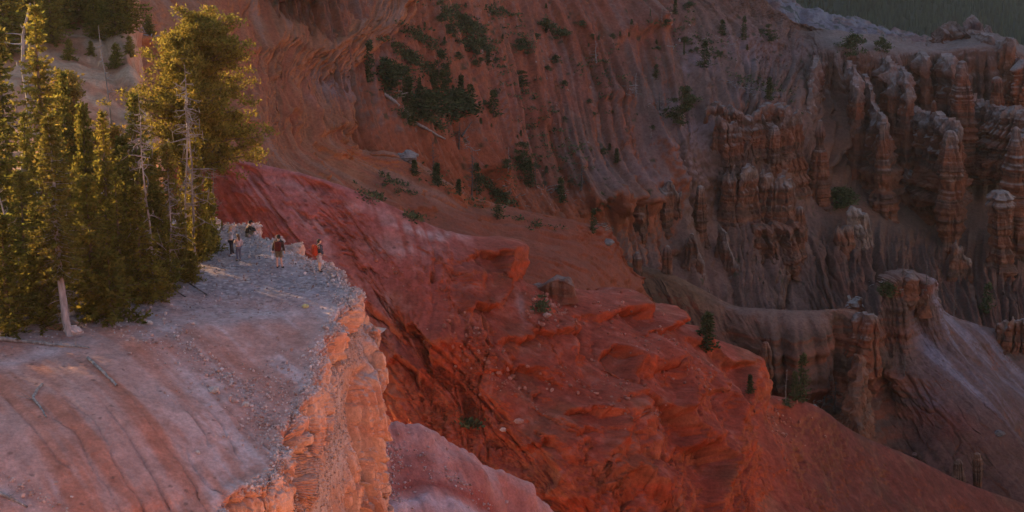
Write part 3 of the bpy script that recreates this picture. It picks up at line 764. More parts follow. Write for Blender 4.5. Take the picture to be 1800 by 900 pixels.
# ------------------------------------------------------------------ wooded hill behind the trees, upper left
rows = [
 [w(-330,520,60),w(-260,450,40),w(-200,420,25),w(-150,400,5),w(-110,400,-20),w(-80,400,-60)],
 [w(-200,230,-2),w(-110,215,-6),w(-75,205,-11),w(-64,205,-15),w(-56,208,-26),w(-48,212,-60)],
 [(-420,-60,182),(-150,-80,182),(60,-60,184),(170,-40,186),(215,-20,188),w(-37,192,-56)],
 [(-400,40,165),(-120,20,165),(80,30,166),(170,30,168),(225,40,171),w(-34,176,-54)],
 [(-380,130,148),(-80,120,148),(100,120,149),(190,125,152),(240,140,156),w(-31,160,-52)],
 [(-360,200,134),(-80,210,134),(120,215,134),(220,215,138),(270,230,143),w(-28,148,-50)],
 [(-360,330,115),(-80,330,115),(120,330,116),(240,325,120),(290,320,126),w(-26,130,-46)],
]
L = Land(rows, step=3.0)
x, y, z = L.P[..., 0], L.P[..., 1], L.P[..., 2]
L.push(0.9 * fbm(x / 8, y / 8, z / 8, 4, 251) + .15 * fbm(x / 1.2, y / 1.2, z / 1.2, 3, 252))
def hill_col(L):
    x, y, z = L.P[..., 0], L.P[..., 1], L.P[..., 2]
    f1 = fbm(x / 3, y / 3, z / 3, 4, 253); f2 = fbm(x / .8, y / .8, z / .8, 3, 254)
    c = mix((0.40, 0.235, 0.15), (0.36, 0.15, 0.085), sstep(-.3, .4, f1))
    return c * (1 + .3 * f2)[..., None]
tag(L.build("hill", MAT_NEAR, hill_col), kind="structure")
hill = L

# ------------------------------------------------------------------ far lavender ridge and far forested mountain
rows = [
 [(1150,-40,800),(1230,-30,800),(1300,-6,800),(1368,0,800),(1420,14,800),(1490,30,800),(1560,52,800),(1640,70,800),(1720,110,800)],
 [(1150,-30,760),(1230,-20,760),(1300,-2,760),(1368,3,762),(1420,20,762),(1490,36,764),(1560,58,766),(1640,78,768),(1720,130,770)],
 [(1150,0,748),(1230,0,748),(1300,10,748),(1366,12,750),(1420,34,752),(1490,48,752),(1560,70,754),(1640,92,756),(1720,150,758)],
 [(1150,60,740),(1230,40,740),(1300,34,740),(1366,30,742),(1420,60,736),(1490,80,736),(1560,100,738),(1640,120,740),(1720,190,740)],
 [(1150,160,700),(1230,160,700),(1300,150,700),(1366,150,700),(1420,160,700),(1490,170,700),(1560,190,700),(1640,200,700),(1720,260,700)],
]
L = Land(rows, step=1.6)
L.push(2.2 * billow(L.S / 9, L.T / 30, None, 3, 261) + .8 * fbm(L.S / 3, L.T / 3, None, 3, 262))
def far_col(L):
    x, y, z = L.P[..., 0], L.P[..., 1], L.P[..., 2]
    f1 = fbm(x / 10, y / 10, z / 5, 4, 263); f2 = fbm(x / 3, y / 3, z / 3, 3, 264)
    c = mix((0.17, 0.13, 0.15), (0.17, 0.085, 0.08), sstep(-.2, .5, f1 + .3 * (L.px > 1540)))
    c = mix(c, (0.05, 0.05, 0.04), .8 * sstep(.35, .5, f2))
    return c
tag(L.build("far_ridge", MAT_ROCK, far_col), kind="structure")
CK = 2600 * (0.45 + math.tan(PITCH + math.atan((110 - 450) / FOC)))
rows = [[(px, py, CK / (0.45 + math.tan(PITCH + math.atan((py - 450) / FOC)))) for px in (900, 1150, 1350, 1550, 1750, 1950, 2200)] for py in (-700, -450, -250, -100, 0, 60, 120, 200, 300, 420)]
L = Land(rows, step=8)
L.push(30 * fbm(L.S / 300, L.T / 300, None, 4, 271))
tag(L.build("forested_mountain", MAT_ROCK, lambda L: mix((0.02, 0.025, 0.018), (0.03, 0.034, 0.022), sstep(-.3, .3, fbm(L.S / 90, L.T / 90, None, 3, 272)))), kind="structure")
mountain = L

# ------------------------------------------------------------------ the canyon's near wall: unseen ground behind and right of the camera, added to bounce warm sunlight
rows = []
for j, (s, dz) in enumerate([(-400, 20), (-60, 8), (-8, 0.5), (0, -1.7), (6, -14), (14, -34), (30, -60), (60, -84), (110, -104)]):
    r = []
    for (ax, ay, tx, ty, hz) in [(-90, -40, 0, 1, -4), (-45, -22, .05, 1, -1), (0, -3, .1, 1, 0), (40, -14, -.1, 1, 2), (95, -10, -.35, .93, 8), (150, 30, -.75, .66, 18), (195, 100, -.9, .43, 28), (240, 190, -.97, .22, 34), (300, 300, -1, .1, 34), (390, 420, -1, 0, 20)]:
        r.append(w(ax + tx * s, ay + ty * s, hz + dz * (1 + 0.0)))
    rows.append(r)
L = Land(rows, step=30)
L.push(sstep(2.2, 3.5, L.V) * (3 * billow(L.S / 12, L.T / 50, None, 3, 281)))
tag(L.build("bounce_canyon_wall", MAT_ROCK, lambda L: np.tile(np.array((0.53, 0.27, 0.16)), L.P.shape[:2] + (1,)) * (1 + .2 * fbm(L.P[..., 2] / 4, L.S / 80, None, 3, 282))[..., None]), kind="structure")

# ------------------------------------------------------------------ the canyon's deep floor under everything
rows = [[w(x, y, -190 - .11 * max(0, y - 300) + (0 if y > 0 else 40)) for x in (-3000, -1200, -500, -150, 150, 500, 1200, 3000)] for y in (-1500, -500, 0, 200, 500, 1000, 2600)]
L = Land(rows, step=60)
tag(L.build("canyon_floor", MAT_ROCK, lambda L: np.tile(np.array((0.24, 0.09, 0.06)), L.P.shape[:2] + (1,))), kind="structure")
# ------------------------------------------------------------------ hoodoos: fins and spires of rock
bpy.context.view_layer.update()
GROUND = {o.name: o for o in scene.objects if o.type == 'MESH' and o.get("kind") == "structure"}
def hit(px, py, skip=(), only=None):
    """first ground point seen at a photograph position"""
    d = Vector(W(px, py, 1.0)).normalized(); best = None; bd = 1e9
    for nme, o in GROUND.items():
        if nme in skip or (only and nme not in only): continue
        ok, loc, nn, _ = o.ray_cast((0, 0, 0), d)
        if ok and loc.length < bd: best, bd = loc, loc.length
    return best
def down(x, y, names=("bluff", "hill")):
    best = None
    for nme in names:
        ok, loc, nn, _ = GROUND[nme].ray_cast((x, y, 300), (0, 0, -1))
        if ok and (best is None or loc.z > best.z): best = loc
    return best

def rock_colour(P, n, top, pale=1.0, base=(0.25, 0.092, 0.052), alt=(0.165, 0.085, 0.062)):
    x, y, z = P[..., 0], P[..., 1], P[..., 2]
    f2 = fbm(x / 1.5, y / 1.5, z / 1.5, 3, 302)
    strata = fbm(z / 1.7 + .2 * f2, x / 80, None, 3, 301) + .45 * noise(z / .42, x / 50, None, 303)
    c = mix(base, alt, sstep(-.4, .3, strata))
    c = mix(c, (0.30, 0.17, 0.12), .35 * sstep(.2, .6, f2))
    c = mix(c, (0.34, 0.275, 0.25), pale * np.clip(.9 * sstep(0.45, 0.8, n[..., 2]) + .55 * sstep(0.80, 0.97, top) , 0, 1) * sstep(0.45, 0.7, top))
    return c * (.66 + .15 * f2)[..., None]

def fin(name, label, cat, pts, base, bulge=2.2, seed=0, group=None, rough=1.0, colour=None, pale=1.0):
    """a standing wall of rock: pts = (px, py of the top, depth, half thickness m); base = py of the foot (one value or per point)"""
    K = len(pts)
    bs = base if isinstance(base, (list, tuple)) else [base] * K
    T = np.array([W(p[0], p[1], p[2]) for p in pts]); B = np.array([W(p[0], b, p[2]) for p, b in zip(pts, bs)])
    th = np.array([p[3] for p in pts], float)
    length = np.linalg.norm(np.diff(T[:, :2], axis=0), axis=1).sum()
    pxlen = max(20, np.abs(np.diff([p[0] for p in pts])).sum() + np.abs(np.diff([p[1] for p in pts])).sum())
    n = int(min(130, max(24, pxlen / 1.2)))
    ts = (1 - np.cos(np.linspace(0, np.pi, n))) / 2 * 0.5 + np.linspace(0, 1, n) * 0.5
    ts = ts * (K - 1)
    Ts, Bs, ths = crspline(T, ts), crspline(B, ts), crspline(th[:, None], ts)[:, 0]
    d = np.gradient(Ts[:, :2], axis=0); d /= np.linalg.norm(d, axis=1, keepdims=True) + 1e-9
    nr = np.stack([d[:, 1], -d[:, 0]], axis=1)
    # distance from the ends, for a rounded plan
    sm = np.concatenate([[0], np.cumsum(np.linalg.norm(np.diff(Ts[:, :2], axis=0), axis=1))])
    e = np.minimum(sm, sm[-1] - sm); rr = np.minimum(ths * 1.2, sm[-1] / 2 + 1e-6)
    cap = np.sqrt(np.clip(1 - (1 - np.clip(e / rr, 0, 1)) ** 2, 0, 1))
    Ts[:, 2] += (1.5 * (.45 - np.abs(noise(sm / 1.3, seed * 3.1 + 0 * sm, None, 310))) + 0.5 * noise(sm / 1.1, seed * 3.1 + 0 * sm, None, 311)) * rough + .25 * noise(sm / .45, seed * 3.1 + 0 * sm, None, 312) * rough - (1 - cap) * 0.6
    hpx = abs(np.mean([p[1] for p in pts]) - np.mean(bs))
    m = int(min(140, max(24, hpx / 1.4)))
    hf = np.linspace(0, 1, m)
    Lv = np.concatenate([np.stack([hf, -np.ones(m)], 1), np.stack([np.ones(5), np.linspace(-.7, .7, 5)], 1), np.stack([hf[::-1], np.ones(m)], 1)])
    H, Sg = Lv[:, 0][None, :], Lv[:, 1][None, :]
    z = Bs[:, 2:3] + H * (Ts[:, 2:3] - Bs[:, 2:3])
    wdt = .86 * ths[:, None] * (0.50 + (bulge - .50) * (1 - H) ** 1.4)
    wdt = wdt * (1 - 0.42 * sstep(0.9, 1.0, H))
    wdt = wdt * (1 + .17 * noise(z / 1.6, 0 * z + seed * .37, None, 313) + .08 * noise(z / .6, 0 * z + seed * .37, None, 314))
    fl = billow(sm[:, None] / 1.5 + seed * 5.3 + .3 * noise(z / 4, 0 * z + seed, None, 315), z / 14 + Sg * 9, None, 2, 316)
    wdt = wdt + ths[:, None] * 0.55 * fl * rough * sstep(0, .12, 1 - H)
    wdt = wdt - ths[:, None] * .75 * np.exp(-(np.abs(noise(sm[:, None] / 1.5 + seed, z / 20 + Sg * 5, None, 326)) / .13) ** 2) * rough * sstep(.02, .2, 1 - H)
    wdt = wdt * (1 + .20 * np.round(noise(z / .95, 0 * z + seed * .37, None, 327) * 3) / 3 + .09 * np.round(noise(z / .36, sm[:, None] / 6 + seed * .37, None, 330) * 2) / 2)
    wdt = np.maximum(wdt, .1) * (0.10 + .90 * cap[:, None])
    X = Ts[:, 0:1] + nr[:, 0:1] * wdt * Sg
    Y = Ts[:, 1:2] + nr[:, 1:2] * wdt * Sg
    # ends spread outwards towards the foot as well
    ed = np.where(sm < sm[-1] / 2, -1, 1)[:, None] * (1 - cap[:, None]) * ths[:, None] * (bulge - .8) * (1 - H) ** 1.5
    X = X + d[:, 0:1] * ed; Y = Y + d[:, 1:2] * ed
    P = np.stack([X, Y, z], -1)
    P = P + (.30 * rough * np.stack([fbm(X / .9, Y / .9, z / 1.3, 3, 317), fbm(X / .9, Y / .9, z / 1.3, 3, 318), 0 * X], -1))
    gu = np.gradient(P, axis=1); gv = np.gradient(P, axis=0)
    nn = np.cross(gv, gu); nn /= np.linalg.norm(nn, axis=2, keepdims=True) + 1e-9
    mid = P.shape[1] // 2
    if nn[n // 2, mid, 2] < 0: nn = -nn
    col = rock_colour(P, nn, np.broadcast_to(H, X.shape), pale, *(colour or ()))
    q = P.shape[1]; idx = np.arange(n * q).reshape(n, q)
    F = np.stack([idx[:-1, :-1], idx[:-1, 1:], idx[1:, 1:], idx[1:, :-1]], -1).reshape(-1, 4)
    caps = []
    for ii in (0, n - 1):
        a = idx[ii]
        for j in range(q // 2): caps.append([a[j], a[j + 1], a[q - 2 - j], a[q - 1 - j]])
    o = mesh_obj(name, P.reshape(-1, 3), np.concatenate([F, np.array(caps)]), MAT_ROCK, np.clip(col, .01, .9).reshape(-1, 3), smooth=False)
    return tag(o, label, cat, group)

def spire(name, label, cat, px, y, prof, seed=0, group=None, lean=0.0, asp=1.0, colour=None, pale=1.0):
    """a free pillar; prof = (py, half width px) from the top down"""
    prof = np.array(prof, float)
    k = 1.0 / (FOC / proj(W(px, prof[0, 0], y))[2])
    hpx = prof[-1, 0] - prof[0, 0]
    m = int(max(30, min(170, hpx / 1.1)))
    py = np.linspace(prof[0, 0], prof[-1, 0], m)
    r = np.interp(py, prof[:, 0], prof[:, 1]) * k
    q = 44
    th = np.linspace(0, 2 * np.pi, q, endpoint=False)[None, :]
    c = np.array([W(px + lean * (a - prof[0, 0]), a, y) for a in py])
    z = c[:, 2:3] + 0 * th
    R = r[:, None] * (1 + .10 * noise(z / 1.2, 0 * z + seed * .7, None, 321) + .05 * noise(z / .45, 0 * z + seed * .7, None, 322))
    cx, sx = np.cos(th), np.sin(th)
    R = R * (1 + .24 * billow(cx * 1.6 + seed * 3, sx * 1.6, z / 9, 2, 323) + .10 * fbm(cx * 2.5 + seed, sx * 2.5, z / 1.2, 3, 324))
    R = R * (1 - .30 * np.exp(-(np.abs(noise(cx * 1.7 + seed, sx * 1.7, z / 12, 328)) / .12) ** 2)) * (1 + .13 * np.round(noise(z / .8, 0 * z + seed, None, 329) * 3) / 3 + .06 * np.round(noise(z / .33, 0 * z + seed, None, 331) * 2) / 2)
    R[:3] *= np.array([.15, .6, .88])[:, None]
    X = c[:, 0:1] + R * cx; Y = c[:, 1:2] + R * sx * asp
    P = np.stack([X, Y, z], -1)
    P = np.concatenate([P, P[:, :1]], 1)
    gu = np.gradient(P, axis=1); gv = np.gradient(P, axis=0)
    nn = np.cross(gu, gv); nn /= np.linalg.norm(nn, axis=2, keepdims=True) + 1e-9
    if (nn[..., 0] * (P[..., 0] - c[:, 0:1])).mean() < 0: nn = -nn
    top = 1 - (py - py[0]) / hpx
    col = rock_colour(P, nn, np.broadcast_to(top[:, None], P.shape[:2]), pale, *(colour or ()))[:, :-1]
    P = P[:, :-1]
    V = np.concatenate([P.reshape(-1, 3), [c[0] + (0, 0, .05)]]); C = np.concatenate([col.reshape(-1, 3), [col[0, 0]]])
    idx = np.arange(m * q).reshape(m, q); nx = np.roll(idx, -1, axis=1)
    F = np.stack([idx[:-1], nx[:-1], nx[1:], idx[1:]], -1).reshape(-1, 4)
    tp = np.stack([idx[0], nx[0], np.full(q, m * q), np.full(q, m * q)], -1)
    me_f = np.concatenate([F, tp[:, [0, 1, 2, 2]]])
    V2 = V; o = mesh_obj(name, V2, F, MAT_ROCK, np.clip(C, .01, .9), smooth=False)
    return tag(o, label, cat, group)

GF, GS = "rock fins of the hoodoo basin", "free standing rock spires of the hoodoo basin"
def RF(label, pts, base, seed, foot=None, **k):
    """foot: photograph row where the rock meets the ground; its depth is then taken from the ground there"""
    if foot is not None:
        ft = foot if isinstance(foot, (list, tuple)) else [foot] * len(pts)
        ys = np.array([hit(p[0], f, only=("back_slope", "grey_ridge")).y for p, f in zip(pts, ft)])
        xs = np.arange(len(ys)); ys = np.polyval(np.polyfit(xs, ys, 1), xs) * .6 + ys.mean() * .4
        pts = [(p[0], p[1], y_ + p[3] * .3, p[3]) for p, y_ in zip(pts, ys)]
        base = [f + 45 for f in ft]
    return fin("rock_fin", label, "rock fin", pts, base, seed=seed, group=GF, **k)
def RS(label, px, y, prof, seed, foot=None, **k):
    if foot is not None:
        y = hit(px, foot, only=("back_slope", "grey_ridge")).y + .5
        prof = [p for p in prof if p[0] < foot] ; prof = prof + [(foot, prof[-1][1] * 1.1), (foot + 40, prof[-1][1] * 1.5)]
    return spire("rock_spire", label, "rock spire", px, y, prof, seed=seed, group=GS, **k)
# high cliff at the back, left to right
RF("slim brown buttress at the left end of the high cliff, just below the pale rim", [(1442,106,406,2.2),(1432,112,398,2.0),(1425,150,392,1.8),(1421,196,386,1.8)], 340, 1)
RF("short pointed buttress below the sparse bush on the rim of the high cliff", [(1476,103,410,2.2),(1490,112,402,2.2),(1503,124,396,2.0),(1507,160,391,1.8)], 330, 2)
RF("long sloping fin with two knobs on its crest, running down to the bottle shaped spire", [(1500,140,406,1.6),(1518,137,400,1.5),(1530,152,396,1.5),(1540,190,393,2.3),(1551,205,389,2.4),(1558,216,385,1.7)], 345, 3, bulge=2.0)
RS("bottle shaped spire with a thin neck at the lower end of the two knobbed fin", 1550, 384, [(214,4),(226,4.5),(246,5.5),(262,9),(280,13),(296,16),(312,15),(324,13),(330,12),(342,22),(360,26),(378,24),(420,30)], 4)
RF("square shouldered buttress under the rim, right of the pale notch in the high cliff", [(1532,96,420,2.8),(1550,99,412,3.0),(1568,112,404,2.8),(1572,150,399,2.2)], 280, 5)
RF("narrow flute in the middle of the high cliff with a split grey top", [(1574,110,414,1.6),(1582,124,406,2.0),(1592,128,400,1.9),(1596,164,395,1.7)], 300, 6)
RF("twin flutes hanging below the flat rim in the middle of the high cliff", [(1608,90,428,2.4),(1618,93,418,2.6),(1630,104,410,2.4)], 250, 7)
RF("broad dark buttress of the high cliff below the knobby summit", [(1652,95,428,3.0),(1664,97,418,3.4),(1674,112,409,3.0)], 255, 8)
RF("long level fin in the middle of the basin carrying one small pinnacle", [(1586,184,408,2.3),(1604,189,402,3.0),(1625,197,397,3.2),(1650,206,391,3.2),(1674,216,386,2.9),(1690,229,381,2.0)], 360, 9, bulge=1.9)
RS("small pinnacle standing on the crest of the long level fin", 1642, 394, [(176,2.5),(186,5.5),(198,7),(215,10)], 10)
RS("massive double bulbed pillar at the right end of the long level fin", 1670, 379, [(228,9),(240,13),(262,16),(286,22),(308,23),(324,20),(332,14),(344,22),(368,27),(396,24),(424,18),(470,22)], 11)
RF("low dark step at the foot of the long level fin", [(1588,300,394,3.0),(1618,305,388,3.4),(1650,320,383,3.0)], 390, 12, foot=360, rough=1.3)
RF("knobby grey summit block above the right end of the high cliff", [(1648,64,432,3.2),(1666,48,434,4.0),(1690,53,436,4.0),(1716,68,436,3.2)], 130, 13, rough=1.8)
RF("pale pink peak behind the knobby summit block", [(1697,38,446,1.5),(1706,28,447,2.2),(1726,46,448,3.0),(1752,62,449,3.0)], 120, 14, colour=((0.26, 0.15, 0.14), (0.22, 0.13, 0.13)))
RS("tapering column with a swollen waist right of the broad dark buttress", 1692, 402, [(106,6),(120,11),(140,13),(158,18),(184,23),(214,24),(244,21),(300,24)], 15)
RF("tall ribbed tower right of the knobby summit", [(1712,64,434,2.8),(1726,62,430,3.0),(1746,68,425,3.2)], 230, 16)
RF("orange tinted tower with a notched head at the right edge of the high cliff", [(1752,70,432,2.6),(1768,74,424,2.8),(1782,68,421,2.2)], 230, 17, colour=((0.30, 0.11, 0.055), (0.24, 0.10, 0.06)))
RS("blunt pillar standing on the wide block near the right edge", 1753, 404, [(134,6),(146,10),(170,11),(200,14)], 18)
RF("wide dark block with overhanging lip near the right edge", [(1712,168,410,4.0),(1745,184,404,5.0),(1790,190,398,4.5),(1830,200,394,4.0)], 320, 19, bulge=1.5)
RF("orange stub at the far right margin below the notched tower", [(1784,98,424,2.4),(1800,110,420,3.0),(1830,120,418,3.0)], 220, 20, colour=((0.34, 0.11, 0.05), (0.28, 0.10, 0.05)))
RS("onion shaped pillar cut by the right margin of the picture", 1786, 382, [(222,5),(240,10),(268,19),(300,26),(322,25),(338,18),(346,15),(360,26),(400,30),(440,30),(500,36)], 21)
RS("squat pillar left of the onion shaped pillar near the right margin", 1758, 374, [(334,12),(348,21),(370,23),(396,21),(412,16),(440,22),(520,26)], 22)
RF("small grey toothed fin on the slope below the double bulbed pillar", [(1676,424,378,1.2),(1690,436,372,1.4),(1706,456,367,1.6)], 505, 23, foot=494)
# middle group
RS("tall lone spire with a narrow head in the left half of the basin", 1442, 386, [(210,3.5),(222,7),(236,9),(250,8),(262,9),(272,15),(292,18),(318,19),(344,21),(400,28)], 24, foot=355, lean=-.02)
RF("pair of slender pinnacles joined at the waist, left of the tall lone spire", [(1378,200,392,1.4),(1386,192,391,1.3),(1393,206,390,1.0),(1404,196,389,1.2),(1410,208,388,1.1)], 330, 25, foot=296, bulge=2.4)
RS("leaning reddish horn above the middle cluster of hoodoos", 1362, 380, [(219,4),(228,10),(246,12),(266,13),(290,14),(310,20),(360,26)], 26, foot=296, lean=-.08)
RF("flat topped comb of short pinnacles under the fallen branches", [(1240,190,384,1.6),(1262,184,383,2.0),(1296,195,381,1.8),(1330,194,381,2.2),(1352,180,380,2.0),(1382,186,380,1.6)], 262, 27, foot=228, bulge=1.7)
RF("grey capped fin left of the leaning horn", [(1258,204,384,1.6),(1278,210,378,2.0),(1297,224,372,2.0),(1304,244,368,1.4)], 300, 28, foot=284)
RF("pale capped stub beside the leaning horn", [(1336,206,386,1.6),(1346,206,384,1.8),(1352,214,381,1.4)], 290, 29, foot=252)
RF("twin ribbed wall of the middle cluster, its left half", [(1272,300,366,1.4),(1288,295,362,1.6),(1296,306,358,1.2)], 400, 30, foot=378, bulge=2.4)
RF("twin ribbed wall of the middle cluster, its right half", [(1302,294,364,1.4),(1318,296,359,1.5),(1332,306,355,1.1)], 410, 31, foot=392, bulge=2.4)
RF("tallest column of the middle cluster with a pale broken head", [(1336,302,366,1.4),(1348,300,362,1.7),(1360,308,359,1.4)], 440, 32, foot=404, bulge=2.3)
RF("stout paired column at the right of the middle cluster", [(1364,316,364,1.3),(1376,312,361,1.6),(1392,313,358,1.5),(1397,322,356,1.1)], 440, 33, foot=406, bulge=2.2)
RS("short stump at the lower right of the middle cluster", 1406, 354, [(362,4),(370,9),(386,10),(404,12),(440,16)], 34, foot=410)
RF("broad ledge under the middle cluster of hoodoos", [(1322,392,360,2.4),(1350,396,355,3.2),(1392,392,351,3.0),(1414,402,349,2.0)], 450, 35, foot=438, bulge=1.7, pale=.2)
RS("solitary club shaped pillar between the middle cluster and the reddish block", 1231, 350, [(325,3),(332,8),(348,10),(366,12),(384,13),(394,11),(400,16),(430,22)], 36, foot=398)
RF("reddish fluted block at the left of the middle cluster", [(1154,334,356,1.6),(1168,326,352,2.0),(1186,326,350,2.0),(1198,340,350,1.2)], 372, 37, foot=371, bulge=1.4)
RF("narrow fluted rib on the lower left flank of the basin", [(1112,348,352,1.2),(1124,342,348,1.6),(1138,350,345,1.2)], 400, 38, foot=396, bulge=1.5)
RS("thin crooked tooth low on the left flank of the basin", 1173, 336, [(430,2),(440,6),(456,8),(474,9),(500,14)], 39, foot=482)
RS("red tooth at the foot of the slope below the pale capped ledge", 1120, 334, [(442,3),(452,7),(468,8),(486,10),(520,14)], 40, foot=492)
RF("knife edged rib running down below the club shaped pillar", [(1262,392,352,1.0),(1276,405,347,1.1),(1280,430,342,1.0),(1300,470,334,.9)], [470, 470, 480, 520], 41, foot=[452,462,470,490])
RF("knife edged rib on the lower left flank ending in a red knob", [(1206,420,346,1.0),(1222,424,342,1.0),(1238,470,334,1.1),(1246,500,330,1.0)], [470, 480, 520, 540], 42, foot=[452,462,490,510])
RF("white capped slab standing among the dark bushes", [(1490,363,372,1.2),(1508,368,367,1.6),(1529,384,362,1.8)], 428, 43, foot=421, pale=1.5, colour=((0.30, 0.20, 0.16), (0.26, 0.18, 0.15)))
RF("low pale topped knob above the white slab's gully", [(1470,402,364,1.6),(1486,398,360,2.0),(1500,408,356,1.6)], 470, 44, foot=436)
# near side of the grey ridge
RF("crenellated grey tower block on the crest of the lavender slope", [(1566,492,312,1.0),(1580,485,310,1.5),(1602,486,308,1.6),(1618,500,308,1.3)], 540, 45, bulge=1.5, pale=.7, rough=1.3)
RF("small leaning slab at the right foot of the crenellated tower block", [(1616,520,308,.7),(1626,516,307,.9),(1632,530,307,.7)], 556, 46)
RF("pale boulder cap balanced behind the fluted grey wall", [(1486,532,312,1.0),(1498,527,311,1.6),(1514,534,311,1.2)], 556, 47, pale=1.6, rough=1.6)
RF("reddish stepped outcrop at the right margin on the lavender slope", [(1752,566,318,1.4),(1770,566,316,1.8),(1790,562,315,1.8),(1830,570,314,1.6)], 618, 48, bulge=1.3)
RF("red pillared end of the fluted grey wall", [(1492,556,303,1.4),(1512,554,301,2.0),(1532,553,299,2.0),(1544,560,299,1.4)], 660, 49, bulge=1.7, colour=((0.29, 0.085, 0.045), (0.20, 0.09, 0.06)))
RS("clay pillar with a knotted top in front of the fluted grey wall", 1346, 290, [(600,5),(612,9),(634,12),(656,14),(672,10),(690,14)], 50, pale=.3)
RF("slanting rib with an arched foot below the fluted grey wall", [(1500,620,294,1.0),(1512,640,290,1.3),(1504,700,284,1.6),(1510,740,279,1.6)], [720, 740, 770, 800], 51, pale=.1)
RS("small dark tooth low in the bottom right corner", 1685, 276, [(806,4),(814,9),(834,11),(870,14)], 52, pale=.3)
RS("slim tooth with a pale tip in the bottom right corner", 1718, 276, [(795,5),(806,10),(826,10),(850,9),(890,14)], 53, pale=.5)
# on the red ridge
fin("caprock", "pale topped caprock block with red fluted sides on the crest of the red ridge", "rock outcrop", [(926,506,213,.9),(945,499,211.5,1.5),(968,491,210.5,1.9),(990,488,210,2.0),(1003,489,209.5,1.9),(1009,494,209.5,1.5)], [546, 542, 536, 532, 530, 530], bulge=1.15, seed=60, pale=.7, rough=.3, colour=((0.42, 0.13, 0.07), (0.36, 0.16, 0.10)))
fin("rock_column", "thin leaning red column standing free in the gully low on the red ridge", "rock column", [(1030,766,190,.35),(1038,758,189.6,.5),(1046,768,189.4,.4)], 830, bulge=1.5, seed=61, pale=.1, colour=((0.42, 0.085, 0.035), (0.36, 0.08, 0.04)))
# ------------------------------------------------------------------ vegetation
RNG = np.random.default_rng(7)
def leaf_mat(name, col, alt, trans=0.45):
    m = bpy.data.materials.new(name); m.use_nodes = True
    nt = m.node_tree; N = nt.nodes; Lk = nt.links
    N.remove(N["Principled BSDF"])
    at = N.new("ShaderNodeAttribute"); at.attribute_name = "Col"
    oi = N.new("ShaderNodeObjectInfo")
    geo = N.new("ShaderNodeNewGeometry")
    ns = N.new("ShaderNodeTexNoise"); ns.inputs["Scale"].default_value = 0.9; ns.inputs["Detail"].default_value = 3
    Lk.new(geo.outputs["Position"], ns.inputs["Vector"])
    mx = N.new("ShaderNodeMix"); mx.data_type = 'RGBA'
    mx.inputs[6].default_value = (*col, 1); mx.inputs[7].default_value = (*alt, 1)
    ad = N.new("ShaderNodeMath"); ad.operation = 'MULTIPLY_ADD'; ad.inputs[1].default_value = 0.6; Lk.new(oi.outputs["Random"], ad.inputs[0])
    sb = N.new("ShaderNodeMath"); sb.operation = 'SUBTRACT'; sb.inputs[1].default_value = 0.3; Lk.new(ns.outputs["Fac"], sb.inputs[0])
    Lk.new(sb.outputs[0], ad.inputs[2]); Lk.new(ad.outputs[0], mx.inputs[0])
    ml = N.new("ShaderNodeMix"); ml.data_type = 'RGBA'; ml.blend_type = 'MULTIPLY'; ml.inputs[0].default_value = 1
    Lk.new(mx.outputs[2], ml.inputs[6]); Lk.new(at.outputs["Color"], ml.inputs[7])
    df = N.new("ShaderNodeBsdfDiffuse"); tr = N.new("ShaderNodeBsdfTranslucent"); ms = N.new("ShaderNodeMixShader")
    ms.inputs[0].default_value = trans
    Lk.new(ml.outputs[2], df.inputs[0]); Lk.new(ml.outputs[2], tr.inputs[0])
    Lk.new(df.outputs[0], ms.inputs[1]); Lk.new(tr.outputs[0], ms.inputs[2])
    Lk.new(ms.outputs[0], N["Material Output"].inputs[0])
    return m
def bark_mat(name, a, b, scale=6):
    m = bpy.data.materials.new(name); m.use_nodes = True
    nt = m.node_tree; N = nt.nodes; Lk = nt.links
    p = N["Principled BSDF"]; p.inputs["Roughness"].default_value = .9; p.inputs["Specular IOR Level"].default_value = .15
    geo = N.new("ShaderNodeTexCoord"); mp = N.new("ShaderNodeMapping"); mp.inputs["Scale"].default_value = (1, 1, .25)
    Lk.new(geo.outputs["Object"], mp.inputs[0])
    ns = N.new("ShaderNodeTexNoise"); ns.inputs["Scale"].default_value = scale; ns.inputs["Detail"].default_value = 6
    Lk.new(mp.outputs[0], ns.inputs["Vector"])
    cr = N.new("ShaderNodeValToRGB"); cr.color_ramp.elements[0].position = .35; cr.color_ramp.elements[1].position = .65
    cr.color_ramp.elements[0].color = (*a, 1); cr.color_ramp.elements[1].color = (*b, 1)
    Lk.new(ns.outputs["Fac"], cr.inputs[0]); Lk.new(cr.outputs[0], p.inputs["Base Color"])
    bp = N.new("ShaderNodeBump"); bp.inputs["Strength"].default_value = .7; bp.inputs["Distance"].default_value = .03
    Lk.new(ns.outputs["Fac"], bp.inputs["Height"]); Lk.new(bp.outputs[0], p.inputs["Normal"])
    return m
LEAF_SPRUCE = leaf_mat("spruce_needles", (0.11, 0.11, 0.026), (0.27, 0.215, 0.042), .6)
LEAF_PINE = leaf_mat("pine_needles", (0.12, 0.11, 0.028), (0.25, 0.19, 0.04), .55)
LEAF_GOLD = leaf_mat("golden_needles", (0.22, 0.15, 0.035), (0.30, 0.19, 0.05), .5)
LEAF_FAR = leaf_mat("far_needles", (0.055, 0.070, 0.032), (0.09, 0.10, 0.042), .25)
LEAF_SHRUB = leaf_mat("shrub_leaves", (0.075, 0.095, 0.045), (0.115, 0.12, 0.06), .3)
BARK = bark_mat("brown_bark", (0.10, 0.065, 0.045), (0.20, 0.14, 0.10))
DEADWOOD = bark_mat("weathered_wood", (0.17, 0.14, 0.125), (0.36, 0.31, 0.28))
PALEWOOD = bark_mat("pale_bare_wood", (0.20, 0.17, 0.165), (0.38, 0.34, 0.33))
